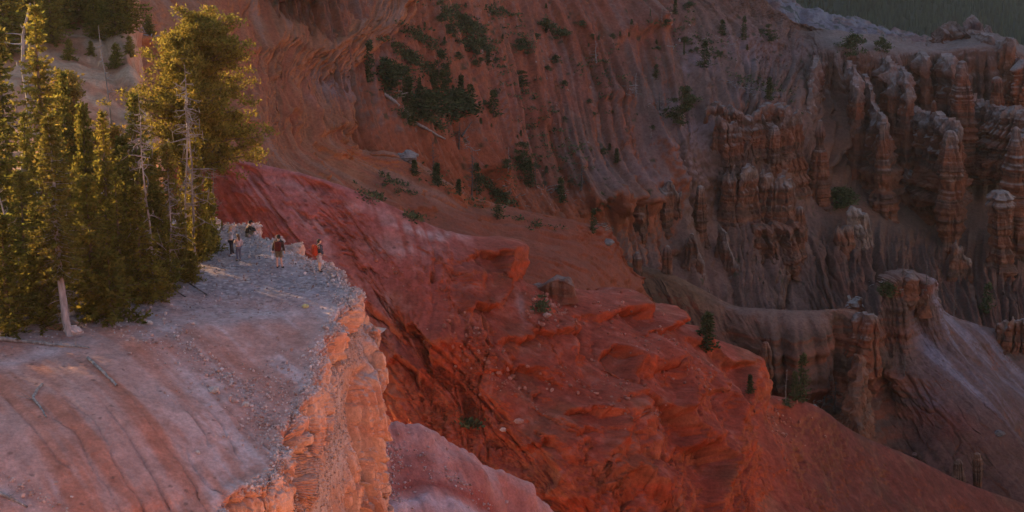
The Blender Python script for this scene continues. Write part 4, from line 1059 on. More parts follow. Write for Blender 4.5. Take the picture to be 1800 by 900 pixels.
DARKWOOD = bark_mat("dark_dead_wood", (0.07, 0.055, 0.05), (0.16, 0.125, 0.11))

def tube(path, rad, q=7):
    """tapered tube along a path -> V, F (quads)"""
    path = np.asarray(path, float); rad = np.asarray(rad, float)
    t = np.gradient(path, axis=0); t /= np.linalg.norm(t, axis=1, keepdims=True) + 1e-9
    ref = np.where(np.abs(t[:, 2:3]) > .9, np.array([[1.0, 0, 0]]), np.array([[0, 0, 1.0]]))
    a = np.cross(t, ref); a /= np.linalg.norm(a, axis=1, keepdims=True) + 1e-9
    b = np.cross(t, a)
    th = np.linspace(0, 2 * np.pi, q, endpoint=False)
    V = path[:, None, :] + rad[:, None, None] * (a[:, None, :] * np.cos(th)[None, :, None] + b[:, None, :] * np.sin(th)[None, :, None])
    n = len(path); idx = np.arange(n * q).reshape(n, q); nx = np.roll(idx, -1, 1)
    F = np.stack([idx[:-1], nx[:-1], nx[1:], idx[1:]], -1).reshape(-1, 4)
    return V.reshape(-1, 3), F
class Acc:
    def __init__(s): s.V = []; s.F = []; s.C = []; s.n = 0
    def add(s, V, F, c=None):
        s.V.append(V); s.F.append(F + s.n); s.n += len(V)
        s.C.append(np.ones((len(V), 3)) if c is None else np.broadcast_to(c, (len(V), 3)))
    def tube(s, *a, **k): s.add(*tube(*a, **k))
    def mesh(s, name, mat, parent=None, smooth=True, col=False):
        return mesh_obj(name, np.concatenate(s.V), np.concatenate(s.F), mat, np.concatenate(s.C) if col else None, parent, smooth)
def sprays(acc, c, dirv, ln, wd, rng, jit=.5):
    """many small lozenge sprays of needles: c (n,3) roots, dirv (n,3) axes"""
    n = len(c)
    d = dirv + jit * rng.normal(size=(n, 3)); d /= np.linalg.norm(d, axis=1, keepdims=True)
    s = np.cross(d, rng.normal(size=(n, 3))); s /= np.linalg.norm(s, axis=1, keepdims=True)
    ln = ln * rng.uniform(.6, 1.3, (n, 1)); wd = wd * rng.uniform(.6, 1.3, (n, 1))
    V = np.stack([c, c + d * ln * .55 + s * wd, c + d * ln, c + d * ln * .45 - s * wd], 1).reshape(-1, 3)
    F = np.arange(4 * n).reshape(n, 4)
    k = rng.uniform(.55, 1.35, (n, 1, 1)) * np.array([1, 1, 1]) * (1 + rng.normal(size=(n, 1, 3)) * .06)
    acc.add(V, F, np.repeat(k, 4, 1).reshape(-1, 3))

def spruce(name, H, R, seed, leaf=None, skirt=.06, dens=1.0, gaps=.12, leaf_size=1.0, droop=.35, foot=None):
    """unit builder: returns root with trunk and crown"""
    rng = np.random.default_rng(seed)
    root = empty(name)
    tr = Acc(); cr = Acc()
    hs = np.linspace(0, H, 14); wob = .012 * H * np.cumsum(rng.normal(size=(14, 2)), 0) * .25
    if foot: wob += np.array(foot)[None] * np.clip(1 - hs[:, None] / (.3 * H), 0, 1)
    ctr = lambda h: np.array([np.interp(h, hs, wob[:, 0]), np.interp(h, hs, wob[:, 1]), h])
    tr.tube([ctr(h) for h in hs], np.interp(hs, [0, H], [.016 * H + .03, .012]), q=8)
    for k in range(34 if foot else 0):
        hh = rng.uniform(.04, .34) * H; az = rng.uniform(0, 6.28); Lk = rng.uniform(.25, .8); s = np.linspace(0, 1, 5)
        tr.tube(ctr(hh) + np.stack([np.cos(az) * Lk * s, np.sin(az) * Lk * s, Lk * (.2 * s - .5 * s * s)], 1), np.linspace(.018, .006, 5), q=3)
    h = H * skirt
    while h < H * .985:
        t = h / H
        step = (.26 - .10 * t) / dens
        prof = R * (1 - t) ** .78 * (1.0 if t > .12 else .75 + 2 * t)
        nb = rng.integers(5, 8)
        a0 = rng.uniform(0, 6.28)
        lump = 1 + .25 * math.sin(t * 19 + seed) + .12 * math.sin(t * 47 + seed * 2)
        for k in range(nb):
            if rng.random() < gaps: continue
            az = a0 + k * 6.283 / nb + rng.normal() * .25
            Lb = max(.12, prof * lump * rng.uniform(.55, 1.15)) + .10
            m = max(3, int(Lb / (.12 * leaf_size)))
            s = np.linspace(.12, 1, m)
            up = .30 * t + .05
            bx = Lb * s; bz = Lb * (up * s - droop * s * s + .18 * s ** 4)
            base = ctr(h + rng.uniform(-.1, .1))
            cpt = np.stack([base[0] + bx * math.cos(az), base[1] + bx * math.sin(az), base[2] + bz], 1)
            if Lb > .5: tr.tube(cpt[::max(1, m // 3)][:4], np.linspace(.018 + .006 * Lb, .006, len(cpt[::max(1, m // 3)][:4])), q=3)
            out = np.array([math.cos(az), math.sin(az), .0]); sd = np.array([-out[1], out[0], 0])
            for sgn in (-1, 1):
                sprays(cr, cpt, np.tile(out * .7 + sgn * sd * .9 + np.array([0, 0, -.15]), (m, 1)), (.30 * leaf_size) * (1.15 - .5 * s[:, None]), .065 * leaf_size, rng, .35)
            sprays(cr, cpt, np.tile(out * .8 + np.array([0, 0, .35]), (m, 1)), .22 * leaf_size, .06 * leaf_size, rng, .5)
            if leaf_size < 1.3: sprays(cr, cpt, np.tile(np.array([0, 0, -1.0]), (m, 1)), .20 * leaf_size, .05 * leaf_size, rng, .4)
        h += step * leaf_size ** .5
    sprays(cr, np.tile(ctr(H * .97), (14, 1)), np.tile([0, 0, 1.0], (14, 1)), .3 * leaf_size, .04, rng, .35)
    tr.mesh("trunk", PALEWOOD if foot else BARK, root); cr.mesh("crown", leaf or LEAF_SPRUCE, root, False, True)
    root["_h"] = float(H)
    return root

def bushy_pine(name, H, R, seed, leaf=None, low=.25, limbs=40, trunkr=.2, csize=.26, per=40, ends=6, needle=.20):
    """irregular crown: every limb forks into short twigs that each carry a tight tuft of needles"""
    rng = np.random.default_rng(seed)
    root = empty(name); tr = Acc(); cr = Acc()
    hs = np.linspace(0, H * .93, 10); wob = np.cumsum(rng.normal(size=(10, 2)), 0) * .02 * H
    ctr = lambda h: np.array([np.interp(h, hs, wob[:, 0]), np.interp(h, hs, wob[:, 1]), h])
    tr.tube([ctr(h) for h in hs], np.linspace(trunkr, .04, 10), q=9)
    for k in range(limbs):
        t = rng.random() ** .9; h = H * (low + (.97 - low) * t); az = k * 2.4 + rng.normal() * .4
        Rr = max(.25, R * (math.sin(math.pi * min(1, .25 + .72 * t)) ** .6) * rng.choice([.5, .75, .95, 1.1]) * rng.uniform(.85, 1.1))
        b = ctr(h * .94); e = b + np.array([Rr * math.cos(az), Rr * math.sin(az), Rr * rng.uniform(-.05, .45) * (.4 + t)])
        mid = (b + e) / 2 + np.array([0, 0, -.08 * Rr]) + rng.normal(size=3) * .05 * Rr
        tr.tube(crspline(np.array([b, mid, e]), np.linspace(0, 2, 6)), np.linspace(.03 + .012 * Rr, .012, 6), q=5)
        for j in range(ends):
            s = rng.uniform(.35, 1.0) if j else 1.0
            p0 = b * (1 - s) + e * s + (mid - (b + e) / 2) * 4 * s * (1 - s)
            p1 = p0 + rng.normal(size=3) * np.array([.22, .22, .12]) * (.4 + Rr * .45) + (0, 0, .05)
            tr.tube([p0, p1], [.014, .006], q=3)
            n = per; dv = rng.normal(size=(n, 3)); dv /= np.linalg.norm(dv, axis=1, keepdims=True); dv[:, 2] = dv[:, 2] * .7 + .25
            cc = p1 + rng.normal(size=(n, 3)) * csize * np.array([.62, .62, .30])
            sprays(cr, cc, dv, needle, needle * .22, rng, .15)
    tr.mesh("trunk", BARK, root); cr.mesh("crown", leaf or LEAF_PINE, root, False, True)
    root["_h"] = float(H)
    return root

def snag(name, H, seed, r=.09, nb=26, Lb=.9, mat=None, lean=0.0, top=.97, bmin=.25):
    rng = np.random.default_rng(seed)
    root = empty(name); tr = Acc(); br = tr
    hs = np.linspace(0, H, 9); wob = np.cumsum(rng.normal(size=(9, 2)), 0) * .008 * H
    wob[:, 0] += lean * hs
    ctr = lambda h: np.array([np.interp(h, hs, wob[:, 0]), np.interp(h, hs, wob[:, 1]), h])
    tr.tube([ctr(h) for h in hs], np.linspace(r, r * .15, 9), q=7)
    for k in range(nb):
        t = rng.uniform(bmin, top); az = rng.uniform(0, 6.28); Lk = Lb * (1.1 - t) * rng.uniform(.4, 1.3) + .1
        b = ctr(H * t); m = 5; s = np.linspace(0, 1, m)
        dr = rng.uniform(-.5, .35)
        path = b + np.stack([np.cos(az) * Lk * s, np.sin(az) * Lk * s, Lk * (dr * s + .3 * s * s * rng.uniform(-1, 1.4))], 1) + rng.normal(size=(m, 3)) * .03 * Lk * s[:, None]
        br.tube(path, np.linspace(r * .28 + .006, .006, m), q=4)
        for j in range(rng.integers(1, 4)):
            i0 = rng.integers(1, m); dv = rng.normal(size=3) * .3 * Lk; br.tube([path[i0], path[i0] + dv * .6, path[i0] + dv + (0, 0, .03)], [.012, .008, .004], q=3)
    tr.mesh("trunk", mat or DEADWOOD, root)
    root["_h"] = float(H)
    return root

def copy_tree(o):
    c = o.copy(); scene.collection.objects.link(c)
    for ch in o.children:
        d = ch.copy(); scene.collection.objects.link(d); d.parent = c
    return c
PROTO = {}
USED = set()
def place(kind, loc, H, label, cat, group, rz=None, wide=1.0, tilt=0.0):
    pr = PROTO[kind]
    o = pr if kind not in USED else copy_tree(pr)
    USED.add(kind)
    s = H / pr["_h"]
    o.location = loc; o.scale = (s * wide, s * wide, s)
    o.rotation_euler = (0, tilt, RNG.uniform(0, 6.28) if rz is None else rz)
    tag(o, label, cat, group)
    return o

# ---- near grove on the bluff
PROTO["s1"] = spruce("spruce_tree", 15, 2.2, 1, gaps=.14, dens=.72)
PROTO["s2"] = spruce("spruce_tree", 10, 1.75, 2, gaps=.14, dens=.72)
PROTO["s3"] = spruce("spruce_tree", 7, 1.45, 3, gaps=.06, skirt=.03)
PROTO["s4"] = spruce("spruce_tree", 8.5, 1.35, 4, leaf=LEAF_PINE, gaps=.22, dens=.85)
PROTO["s5"] = spruce("spruce_tree", 3.2, 1.3, 5, skirt=.0, gaps=.02, dens=1.1)
PROTO["front"] = spruce("spruce_tree", 11, 1.8, 6, skirt=.28, gaps=.05, leaf=LEAF_PINE, foot=(.42, -.3))
PROTO["big"] = bushy_pine("pine_tree", 12.4, 3.35, 8, low=.34, limbs=165, trunkr=.3, csize=.34, per=46, ends=8, needle=.20)
PROTO["gold"] = bushy_pine("pine_tree", 8.5, 1.7, 9, leaf=LEAF_GOLD, low=.25, limbs=44, trunkr=.14, csize=.28, per=34, ends=7)
PROTO["pine"] = bushy_pine("pine_tree", 12, 1.7, 10, low=.35, limbs=50, trunkr=.2)
PROTO["n1"] = snag("dead_tree", 6, 11, r=.05, nb=46, Lb=1.0)
PROTO["n2"] = snag("dead_tree", 9, 12, r=.09, nb=18, Lb=.6, bmin=.5)

GT = "trees of the grove on the bluff"
def near(kind, px, ptop, y, label, cat="tree", wide=1.0, **k):
    x = W(px, 450, y)[0]; g = down(x, y)
    zt = W(px, ptop, y)[2]
    return place(kind, (x, y, g.z - .12), max(.6, zt - g.z), label, cat, GT, wide=wide, **k)
near("s1", 86, -2, 93, "tallest spruce of the grove, its tip reaching the top edge at the left", wide=1.0)
near("front", 100, 196, 86.5, rz=0, label= "sunlit front spruce with foliage hanging above a bare whitish lower trunk", wide=1.05)
near("s2", 128, 118, 98, "dark spruce standing just right of the tallest spruce", wide=.8)
near("s2", 4, 112, 91, "spruce cut by the left edge of the picture", wide=1.1)
near("s4", 30, 42, 104, "thin yellowish tree beside the leaning bare trunk at the far left")
near("gold", 182, 108, 100.5, "golden leaved open crowned pine in the middle of the grove")
near("s2", 250, 158, 94, "golden green spruce in front of the big round pine", wide=.95)
near("s2", 190, 188, 93, "dark green spruce below the golden leaved pine", wide=.85)
near("s3", 160, 178, 96, "slim spruce between the tallest spruce and the golden leaved pine", wide=.7)
near("big", 322, -4, 103.5, wide=.90, label= "big round crowned dark pine towering over the right half of the grove", rz=3.9)
near("s4", 300, 248, 95, "slender sunlit spruce in front of the bare twin snags")
near("s3", 350, 246, 99.5, "narrow sunlit spruce at the foot of the taller bare snag", wide=.8)
near("s3", 371, 298, 102, "short spruce at the right end of the grove, close to the path", wide=.75)
near("s3", 392, 384, 105, "low spruce skirt right behind the woman with raised arms", wide=1.0)
near("s2", 40, 296, 89, "broad dark spruce low at the left, behind the leaning snag", wide=1.15)
near("s3", 158, 306, 89.5, "dark spruce right of the bare whitish trunk", wide=1.1)
near("s2", 212, 300, 91, "dark spruce in the front row left of the golden green one", wide=1.0)
near("s3", 244, 322, 91.5, "shaded spruce filling the front row under the golden green one", wide=1.15)
near("s3", 284, 330, 93.5, "shaded spruce leaning over the fallen sticks", wide=1.15)
near("s3", 322, 372, 95.5, "low shaded spruce above the two fallen sticks", wide=1.2)
near("s5", 338, 438, 95, "dark spreading young spruce at the right foot of the grove", cat="sapling", wide=.9)
near("s5", 366, 372, 101.5, "rounded young spruce behind the grey stones of the path", cat="sapling", wide=1.0)
near("s3", 68, 350, 87.5, "wide spruce behind the trunk base at the lower left", wide=1.2)
near("s3", 6, 372, 86.2, "shaded spruce in the bottom left corner of the grove", wide=1.3)
near("s5", 190, 436, 89, "young spruce low in the dark middle of the grove", cat="sapling", wide=1.2)
near("s5", 258, 434, 92, "young spruce low under the golden green one", cat="sapling", wide=1.2)
near("s2", -40, 60, 96, "tall spruce just left of the picture edge", wide=1.1)
near("s2", 60, 190, 97, "spruce between the leaning bare trunk and the tallest spruce", wide=.8)
near("s2", 150, 226, 99, "spruce filling the gap left of the golden leaved pine", wide=.9)
near("s2", 214, 214, 99, "spruce filling the gap right of the golden leaved pine", wide=.9)
near("s3", 276, 262, 98, "dark spruce between the golden green spruce and the slender sunlit one", wide=1.0)
near("s3", 225, 236, 97, "half hidden spruce behind the dark front row", wide=.9)
near("s4", 325, 280, 101, "ragged spruce behind the twin snags", wide=1.0)
# trees on the hill behind, and unseen ones added beyond the left edge to shade the ground
for px, py, H, kind, wd, lab in [
 (10, 92, 10, "s3", 1.3, "hazy dark spruce on the hill at the very top left corner"), (46, 66, 11, "s3", 1.3, "hazy dark spruce on the hill left of the tallest spruce's tip"),
 (108, 46, 10, "s3", 1.4, "dark spruce on the hill crest right of the tallest spruce's tip"), (130, 34, 9, "s2", 1.6, "dark spruce on the hill crest, second right of the tallest spruce's tip"),
 (156, 36, 10, "s3", 1.5, "dark spruce above the left part of the pale scree"), (182, 40, 8, "s3", 1.4, "dark spruce above the right part of the pale scree"),
 (204, 60, 6, "s3", 1.3, "dark pointed spruce at the right end of the hill's trees"), (124, 26, 10, "pine", 1.0, "pine with a bare reddish trunk on the hill crest"),
 (222, 52, 7, "s3", 1.4, "dark spruce on the hill tucked behind the big round pine"), (90, 74, 6, "s3", 1.5, "short dark spruce on the hill right beside the tallest spruce"), (168, 66, 4, "s3", 1.5, "small dark spruce in the middle of the pale scree's top"),
 (30, 40, 12, "s3", 1.4, "dark spruce at the top edge, back row of the hill's left corner"), (74, 30, 11, "s2", 1.6, "dark spruce behind the tallest spruce's tip")]:
    q = hit(px, py, skip=("back_slope", "orange_spur"))
    if q is None: continue
    place(kind, (q.x, q.y, q.z - .2), H, lab, "tree", "trees on the hill behind the grove", wide=wd)
for i, (px, py, H, lab) in enumerate([(122, 104, 1.7, "round dark bush on the pale scree right of the tallest spruce"), (205, 118, 2.0, "low bush on the right edge of the pale scree"), (262, 60, 2.4, "sprawling bush on the shaded slope at the top"), (160, 96, 1.2, "small bush in the middle of the pale scree"), (228, 96, 1.6, "bush hanging over the right side of the scree")]):
    q = hit(px, py, skip=("back_slope",))
    place("s5", (q.x, q.y, q.z - .1), H, lab, "bush", "bushes on the pale scree", wide=1.0)
for i, (x, y, H, k) in enumerate([(-34, 98, 9, "s2"), (-40, 108, 8, "s2"), (-46, 98, 8, "s2"), (-52, 112, 9, "s2"), (-36, 90, 9, "s3"), (-44, 88, 8, "s2"), (-33, 118, 8, "s2"), (-26, 112, 8, "s3"), (-32, 106, 9, "s2"), (-38, 82, 8, "s2"), (-30, 86, 8, "s2"), (-48, 84, 8, "s3"), (-43, 98, 11, "s2"), (-47, 103, 11, "s2"), (-41, 94, 10, "s2"), (-51, 101, 11, "s3"), (-50, 94, 10, "s2")]):
    g = down(x, y)
    place(k, (x, y, g.z - .2), H, "unseen spruce added beyond the left edge to shade the bluff", "tree", "unseen spruces added beyond the left edge", wide=1.1)
# dead trees of the grove
def snag_at(kind, px, ptop, y, label, **k):
    x = W(px, 450, y)[0]; g = down(x, y); H = W(px, ptop, y)[2] - g.z
    return place(kind, (x, y, g.z - .1), H, label, "dead tree", "dead trees of the grove", **k)
snag_at("n1", 346, 112, 99, "taller of the two bare snags with curling twigs in front of the big pine", wide=1.0)
snag_at("n1", 327, 142, 98.6, "shorter of the two bare snags in front of the big pine", wide=.9)
snag_at("n1", 378, 232, 104, "thin bare snag at the right edge of the grove", wide=.7)
snag_at("n2", 212, 38, 104, "tall thin bare pole rising in front of the pale scree", wide=.8, tilt=-.05)
snag_at("n1", 268, 160, 92, "grey twiggy dead spruce in the front row", wide=.8)
snag_at("n1", 300, 300, 93.5, "grey twiggy dead spruce over the fallen sticks", wide=1.2)
o = place("n2", (W(52, 450, 99)[0] - 1.0, 99, down(W(40, 450, 99)[0], 99).z - .1), 13.6, "thick bare leaning trunk with forked top at the far left", "dead tree", "dead trees of the grove", wide=2.2, tilt=.13, rz=0)
o = place("n2", (W(28, 450, 88)[0], 88, down(W(28, 450, 88)[0], 88).z - .1), 8.5, "thin pale leaning snag at the lower left of the grove", "dead tree", "dead trees of the grove", wide=1.0, tilt=-.10, rz=0)
# ---- distant trees
PROTO["c1"] = spruce("conifer", 5.5, .95, 41, leaf=LEAF_FAR, leaf_size=1.7, gaps=.1)
PROTO["c2"] = spruce("conifer", 5.5, 1.25, 42, leaf=LEAF_FAR, leaf_size=1.7, gaps=.3, dens=.8)
PROTO["c3"] = spruce("conifer", 4, 1.0, 43, leaf=LEAF_FAR, leaf_size=1.7, gaps=.05, skirt=0)
PROTO["b1"] = bushy_pine("shrub", 1.8, 1.0, 44, leaf=LEAF_SHRUB, low=.02, limbs=16, trunkr=.05, csize=.22, per=14, ends=5, needle=.26)
PROTO["b2"] = bushy_pine("shrub", 1.8, 1.1, 45, leaf=LEAF_FAR, low=.02, limbs=24, trunkr=.05, csize=.25, per=16, ends=5, needle=.26)
PROTO["d1"] = snag("dead_tree", 5, 46, r=.12, nb=34, Lb=1.3, mat=DARKWOOD, bmin=.05)
PROTO["d2"] = snag("dead_tree", 5, 47, r=.11, nb=22, Lb=1.0, mat=DEADWOOD, bmin=.1)
PROTO["tw"] = bushy_pine("conifer", 6, 1.2, 48, leaf=LEAF_FAR, low=.12, limbs=26, trunkr=.09, csize=.24, per=16, ends=5, needle=.30)
GB = "conifers and shrubs on the back slope"
far = [  # kind, px, py of the top, py of the foot, width factor, label
 ("c2",650,70,144,.8,"slim conifer on the lip right of the orange spur's shoulder"),
 ("c3",677,104,160,1.5,"dense dark conifer at the left end of the clump beside the fallen logs"),
 ("b2",697,112,148,1.5,"big rounded dark shrub next to the dense conifer"),
 ("tw",767,78,168,.9,"tallest sparse conifer in the middle of the clump"),
 ("tw",782,108,168,.8,"second sparse conifer, just right of the tallest of the clump"),
 ("c1",718,138,218,1.2,"ragged dark conifer in front of the clump, its foot at the grey logs"),
 ("c1",737,134,174,.9,"small pointed conifer half hidden in the middle of the clump"),
 ("b2",750,158,202,1.6,"broad dark shrub under the small pointed conifer"),
 ("b2",792,158,206,1.7,"broad dark shrub at the right foot of the clump"),
 ("c1",811,130,196,.8,"thin conifer with a bare top at the right of the clump"),
 ("c2",828,148,198,1.3,"bushy conifer closing the clump at the right"),
 ("c1",797,148,180,.8,"small conifer between the tall pair and the thin bare topped one"),
 ("c3",858,86,109,1.0,"tiny spire shaped conifer alone on the pink slope"),
 ("c2",868,158,206,1.3,"isolated ragged conifer right of the clump"),
 ("b1",833,74,90,1.5,"flat dark shrub above the tiny spire shaped conifer"),
 ("b1",793,42,62,1.2,"dark shrub at the foot of the green patch near the top"),
 ("b1",837,104,116,1.1,"small round shrub below the flat dark one"),
 ("d1",808,214,261,1.8,"uprooted spiky dead stump at the end of the grey logs"),
 ("c3",729,280,306,1.3,"round young conifer beside the pale boulder"),
 ("d1",762,240,312,.6,"pair of bare thin poles over a green skirt"),
 ("c3",767,286,323,1.2,"green skirted conifer under the bare thin poles"),
 ("c3",806,314,340,1.1,"small triangular conifer on the dark red ridge line"),
 ("d1",830,262,342,.9,"dark ragged dead conifer above the ridge line"),
 ("c2",838,286,342,1.1,"dark conifer leaning on the ragged dead one"),
 ("c2",875,348,384,1.3,"lone bushy conifer on the crest of the dark red ridge"),
 ("d2",893,256,300,.7,"thin grey snag left of the scattered dark conifers"),
 ("tw",919,244,306,1.3,"sprawling conifer at the top of the scattered group in the middle"),
 ("c2",929,282,328,1.3,"squat conifer in the scattered group in the middle"),
 ("d1",942,286,324,1.3,"black branched snag at the right of the scattered group"),
 ("d1",957,300,330,1.2,"low broken snag right of the scattered group"),
 ("c2",986,312,356,1.1,"conifer standing over a heap of grey deadwood"),
 ("d1",1021,278,333,1.6,"dark twisted snag alone on the brown slope"),
 ("c2",1043,366,410,.9,"dark conifer at the end of the pale grey tongue of ground"),
 ("c1",1084,259,285,1.3,"little conifer alone on the smooth brown slope"),
 ("b1",964,32,55,1.3,"dark shrub near the top centre"),
 ("b1",985,49,67,1.4,"elongated dark shrub just below the top centre one"),
 ("b1",920,68,92,1.4,"loose shrub left of the red streak"),
 ("tw",918,118,156,1.4,"leaning bushy conifer left of the orange patch"),
 ("d2",1049,70,110,1.7,"fan shaped pale dead tree above the red slope"),
 ("d1",1073,104,142,1.6,"blackish dead conifer below the fan shaped one"),
 ("d2",1117,126,168,1.7,"grey dead tree with pale roots on the red slope"),
 ("c2",1153,112,136,1.3,"small dark conifer between two dead trees"),
 ("d1",1160,160,194,1.8,"tangled low dead tree left of the big twisted conifer"),
 ("tw",1192,142,224,1.2,"big twisted conifer on the edge of the lavender slope"),
 ("b1",1207,164,190,1.2,"shrub tucked behind the big twisted conifer"),
 ("c2",1238,72,118,1.2,"dark full conifer on the pale outcrop"),
 ("c1",1202,70,96,.5,"very thin conifer left of the dark full one"),
 ("c1",1187,-4,24,1.0,"conifer touching the top edge above the red caprock"),
 ("d2",1164,12,38,.8,"leaning thin snag above the red caprock"),
 ("c1",1143,14,28,.5,"tiny thin conifer left of the leaning snag"),
 ("b1",1211,2,12,1.5,"small shrub at the top edge"),
 ("c2",1270,34,62,1.5,"spreading conifer beside the pale fallen branches"),
 ("c2",1308,28,70,.8,"narrow conifer growing on a small pale knob"),
 ("tw",1355,38,76,1.3,"dense columnar conifer on the brown hilltop"),
 ("d1",1306,90,114,.8,"thin dark snag on the pale ground below the knob"),
 ("d1",1283,96,116,.7,"leaning thin snag left of the other on the pale ground"),
 ("c3",1352,136,174,.8,"dark leaning conifer above the flat topped comb"),
 ("d2",1143,222,243,1.5,"short grey snag on the crest of the lavender slope"),
 ("b1",1493,60,94,1.2,"sparse bush on the rim of the high cliff"),
 ("b1",1553,66,92,1.0,"small sparse bush on the pale rim further right"),
 ("c3",1242,550,612,1.2,"dark triangular conifer on the brow left of the fluted grey wall"),
 ("c1",1318,656,690,1.2,"thin young conifer on the red ridge line right of the red cliff"),
 ("c2",1408,622,706,.8,"tall dark conifer in front of the fluted grey wall"),
 ("c2",1396,652,704,.9,"shorter dark conifer left of the tall one"),
 ("d2",1382,646,710,.6,"pale bluish bare snag left of the two dark conifers"),
 ("d1",1447,634,712,1.3,"large branching dead tree on the red ridge line"),
 ("d1",1466,664,718,1.3,"smaller branching dead tree beside the large one"),
 ("c2",1734,497,549,1.2,"round topped dark conifer at the right on the basin floor"),
 ("d1",1676,494,556,.5,"bare black pole standing on the basin floor"),
 ("d1",1627,454,510,.9,"dead conifer just behind the crenellated tower"),
 ("d1",1586,450,486,.9,"blackish dead conifer on top of the crenellated tower's left side"),
 ("d1",1678,500,520,.6,"short black stub near the bare pole"),
 ("b2",1476,330,362,1.6,"dark bush between the lone spire and the white capped slab"),
 ("b2",1562,494,520,1.2,"dark bush clinging left of the crenellated tower"),
 ("d1",1590,622,660,1.0,"small dead conifer on the lavender slope"),
 ("b1",1385,700,714,1.2,"low dark bush at the foot of the pale bare snag"),
 ("d1",1714,452,470,.7,"tiny dark snag on the shaded slope below the pillars"),
]
for kind, px, t, b, wf, lab in far:
    q = hit(px, b)
    if q is None: continue
    zt = W(px, t, q.y)[2]
    cat = {"c": "conifer", "t": "conifer", "b": "shrub", "d": "dead tree"}[kind[0]]
    place(kind, (q.x, q.y, q.z - .15), max(.5, zt - q.z), lab, cat, GB, wide=wf)

rng = np.random.default_rng(63); nb_ = 0
for cx, cy, rx, ry, n_ in [(860,60,90,50,10),(980,120,110,60,10),(900,250,80,70,12),(1080,220,90,60,8),(1010,350,70,30,6),(1250,60,90,40,8),(1150,60,60,40,5),(760,60,40,40,5),(1000,40,60,30,4)]:
    for i in range(n_):
        u, v_ = rng.uniform(-1, 1, 2); q = hit(cx + u * rx, cy + v_ * ry)
        if q is None: continue
        place("b1" if rng.random() < .6 else "c3", (q.x, q.y, q.z - .1), rng.uniform(.5, 1.3), "tiny dark shrub dotting the back slope, only a few pixels across", "shrub", "tiny shrubs dotting the back slope", wide=1.3)
# ---- ground cover and scattered brush (nobody could count it)
def scatter(patches, n, seed, size, per=14, skip=()):
    rng = np.random.default_rng(seed); a = Acc()
    for (cx, cy, rx, ry, ang, k) in patches:
        ca, sa = math.cos(math.radians(ang)), math.sin(math.radians(ang))
        for i in range(int(n * k)):
            u, v = rng.normal(size=2) * .55
            q = hit(cx + u * rx * ca - v * ry * sa, cy + u * rx * sa + v * ry * ca, skip)
            if q is None: continue
            c = np.array(q); s = size * rng.uniform(.5, 1.5)
            m = per; dv = rng.normal(size=(m, 3)); dv[:, 2] = np.abs(dv[:, 2]) * .8
            sprays(a, c + rng.normal(size=(m, 3)) * s * np.array([.7, .7, .2]) + (0, 0, s * .2), dv, s * .8, s * .2, rng, .3)
    return a
a = scatter([(800,30,46,14,35,1.4),(830,50,30,12,40,1),(845,80,16,8,20,.5),(720,100,50,10,35,1.2),(740,70,40,10,35,.8),(760,130,60,12,35,.8),(690,120,20,10,30,.3),(880,22,30,8,10,.5),(820,70,40,20,40,.8),(900,60,60,30,40,.3),(870,120,60,30,40,.3),
             (760,215,30,6,35,.6),(860,330,30,8,40,.6),(880,345,26,6,35,.8),(900,300,40,30,40,.4),(960,250,60,40,40,.4),(1200,60,60,40,30,.4),(1250,90,40,20,40,.3),(1340,150,50,14,20,.4),(1010,290,60,40,40,.3),(930,190,60,40,50,.3),(1060,130,60,40,40,.3),(740,190,50,16,30,1.0),(715,205,20,8,30,.5)], 110, 51, .55)
tag(a.mesh("scrub_cover", LEAF_SHRUB, None, False, True), "low grey green scrub spread in patches over the back slope", "scrub", None, "stuff")
a = scatter([(790,330,60,20,30,.5),(700,330,30,12,30,.5),(950,400,60,12,15,.3),(730,385,20,8,30,.3),(650,345,30,10,30,.3),(825,748,10,4,10,.5),(950,540,14,10,60,.4)], 60, 52, .5)
tag(a.mesh("sparse_scrub", LEAF_SHRUB, None, False, True), "thin dark scrub dotted over the red slopes", "scrub", None, "stuff")
# deadwood litter
def litter(patches, n, seed, L0, r0, mat, name, label):
    rng = np.random.default_rng(seed); a = Acc()
    for (cx, cy, rx, ry, ang, k) in patches:
        ca, sa = math.cos(math.radians(ang)), math.sin(math.radians(ang))
        for i in range(int(n * k)):
            u, v = rng.normal(size=2) * .5
            q = hit(cx + u * rx * ca - v * ry * sa, cy + u * rx * sa + v * ry * ca)
            if q is None: continue
            az = rng.uniform(0, 6.28); Lk = L0 * rng.uniform(.4, 1.5); s = np.linspace(-.5, .5, 4)[:, None]
            d = np.array([math.cos(az), math.sin(az) * .5, rng.uniform(-.5, .4)])
            a.tube(np.array(q) + (0, 0, r0) + d * Lk * s + rng.normal(size=(4, 3)) * .05 * Lk, np.array([1, .9, .7, .3]) * r0 * rng.uniform(.6, 1.3), q=4)
    return tag(a.mesh(name, mat), label, "deadwood", None, "stuff")
litter([(735,190,60,8,38,1),(985,340,30,12,20,.8),(1060,398,20,8,20,.6),(1205,93,30,10,35,.5),(1275,75,30,10,10,.5),(1310,155,40,8,20,1.2),(1390,195,30,8,0,.3),(1110,160,16,8,20,.5),(905,340,40,10,35,.8),(1165,185,24,8,10,.8),(1435,706,30,8,10,.8),(1560,500,30,8,10,.5),(820,255,20,8,30,.6),(255,52,16,14,30,.6)], 26, 53, 2.0, .07, DEADWOOD, "deadwood_litter", "pale fallen branches strewn over the far slopes")
litter([(250,520,90,20,10,1.0),(60,590,80,16,5,.6),(385,430,20,16,10,.5)], 40, 54, .5, .014, DEADWOOD, "twig_litter", "small grey twigs lying on the gravel by the grove")

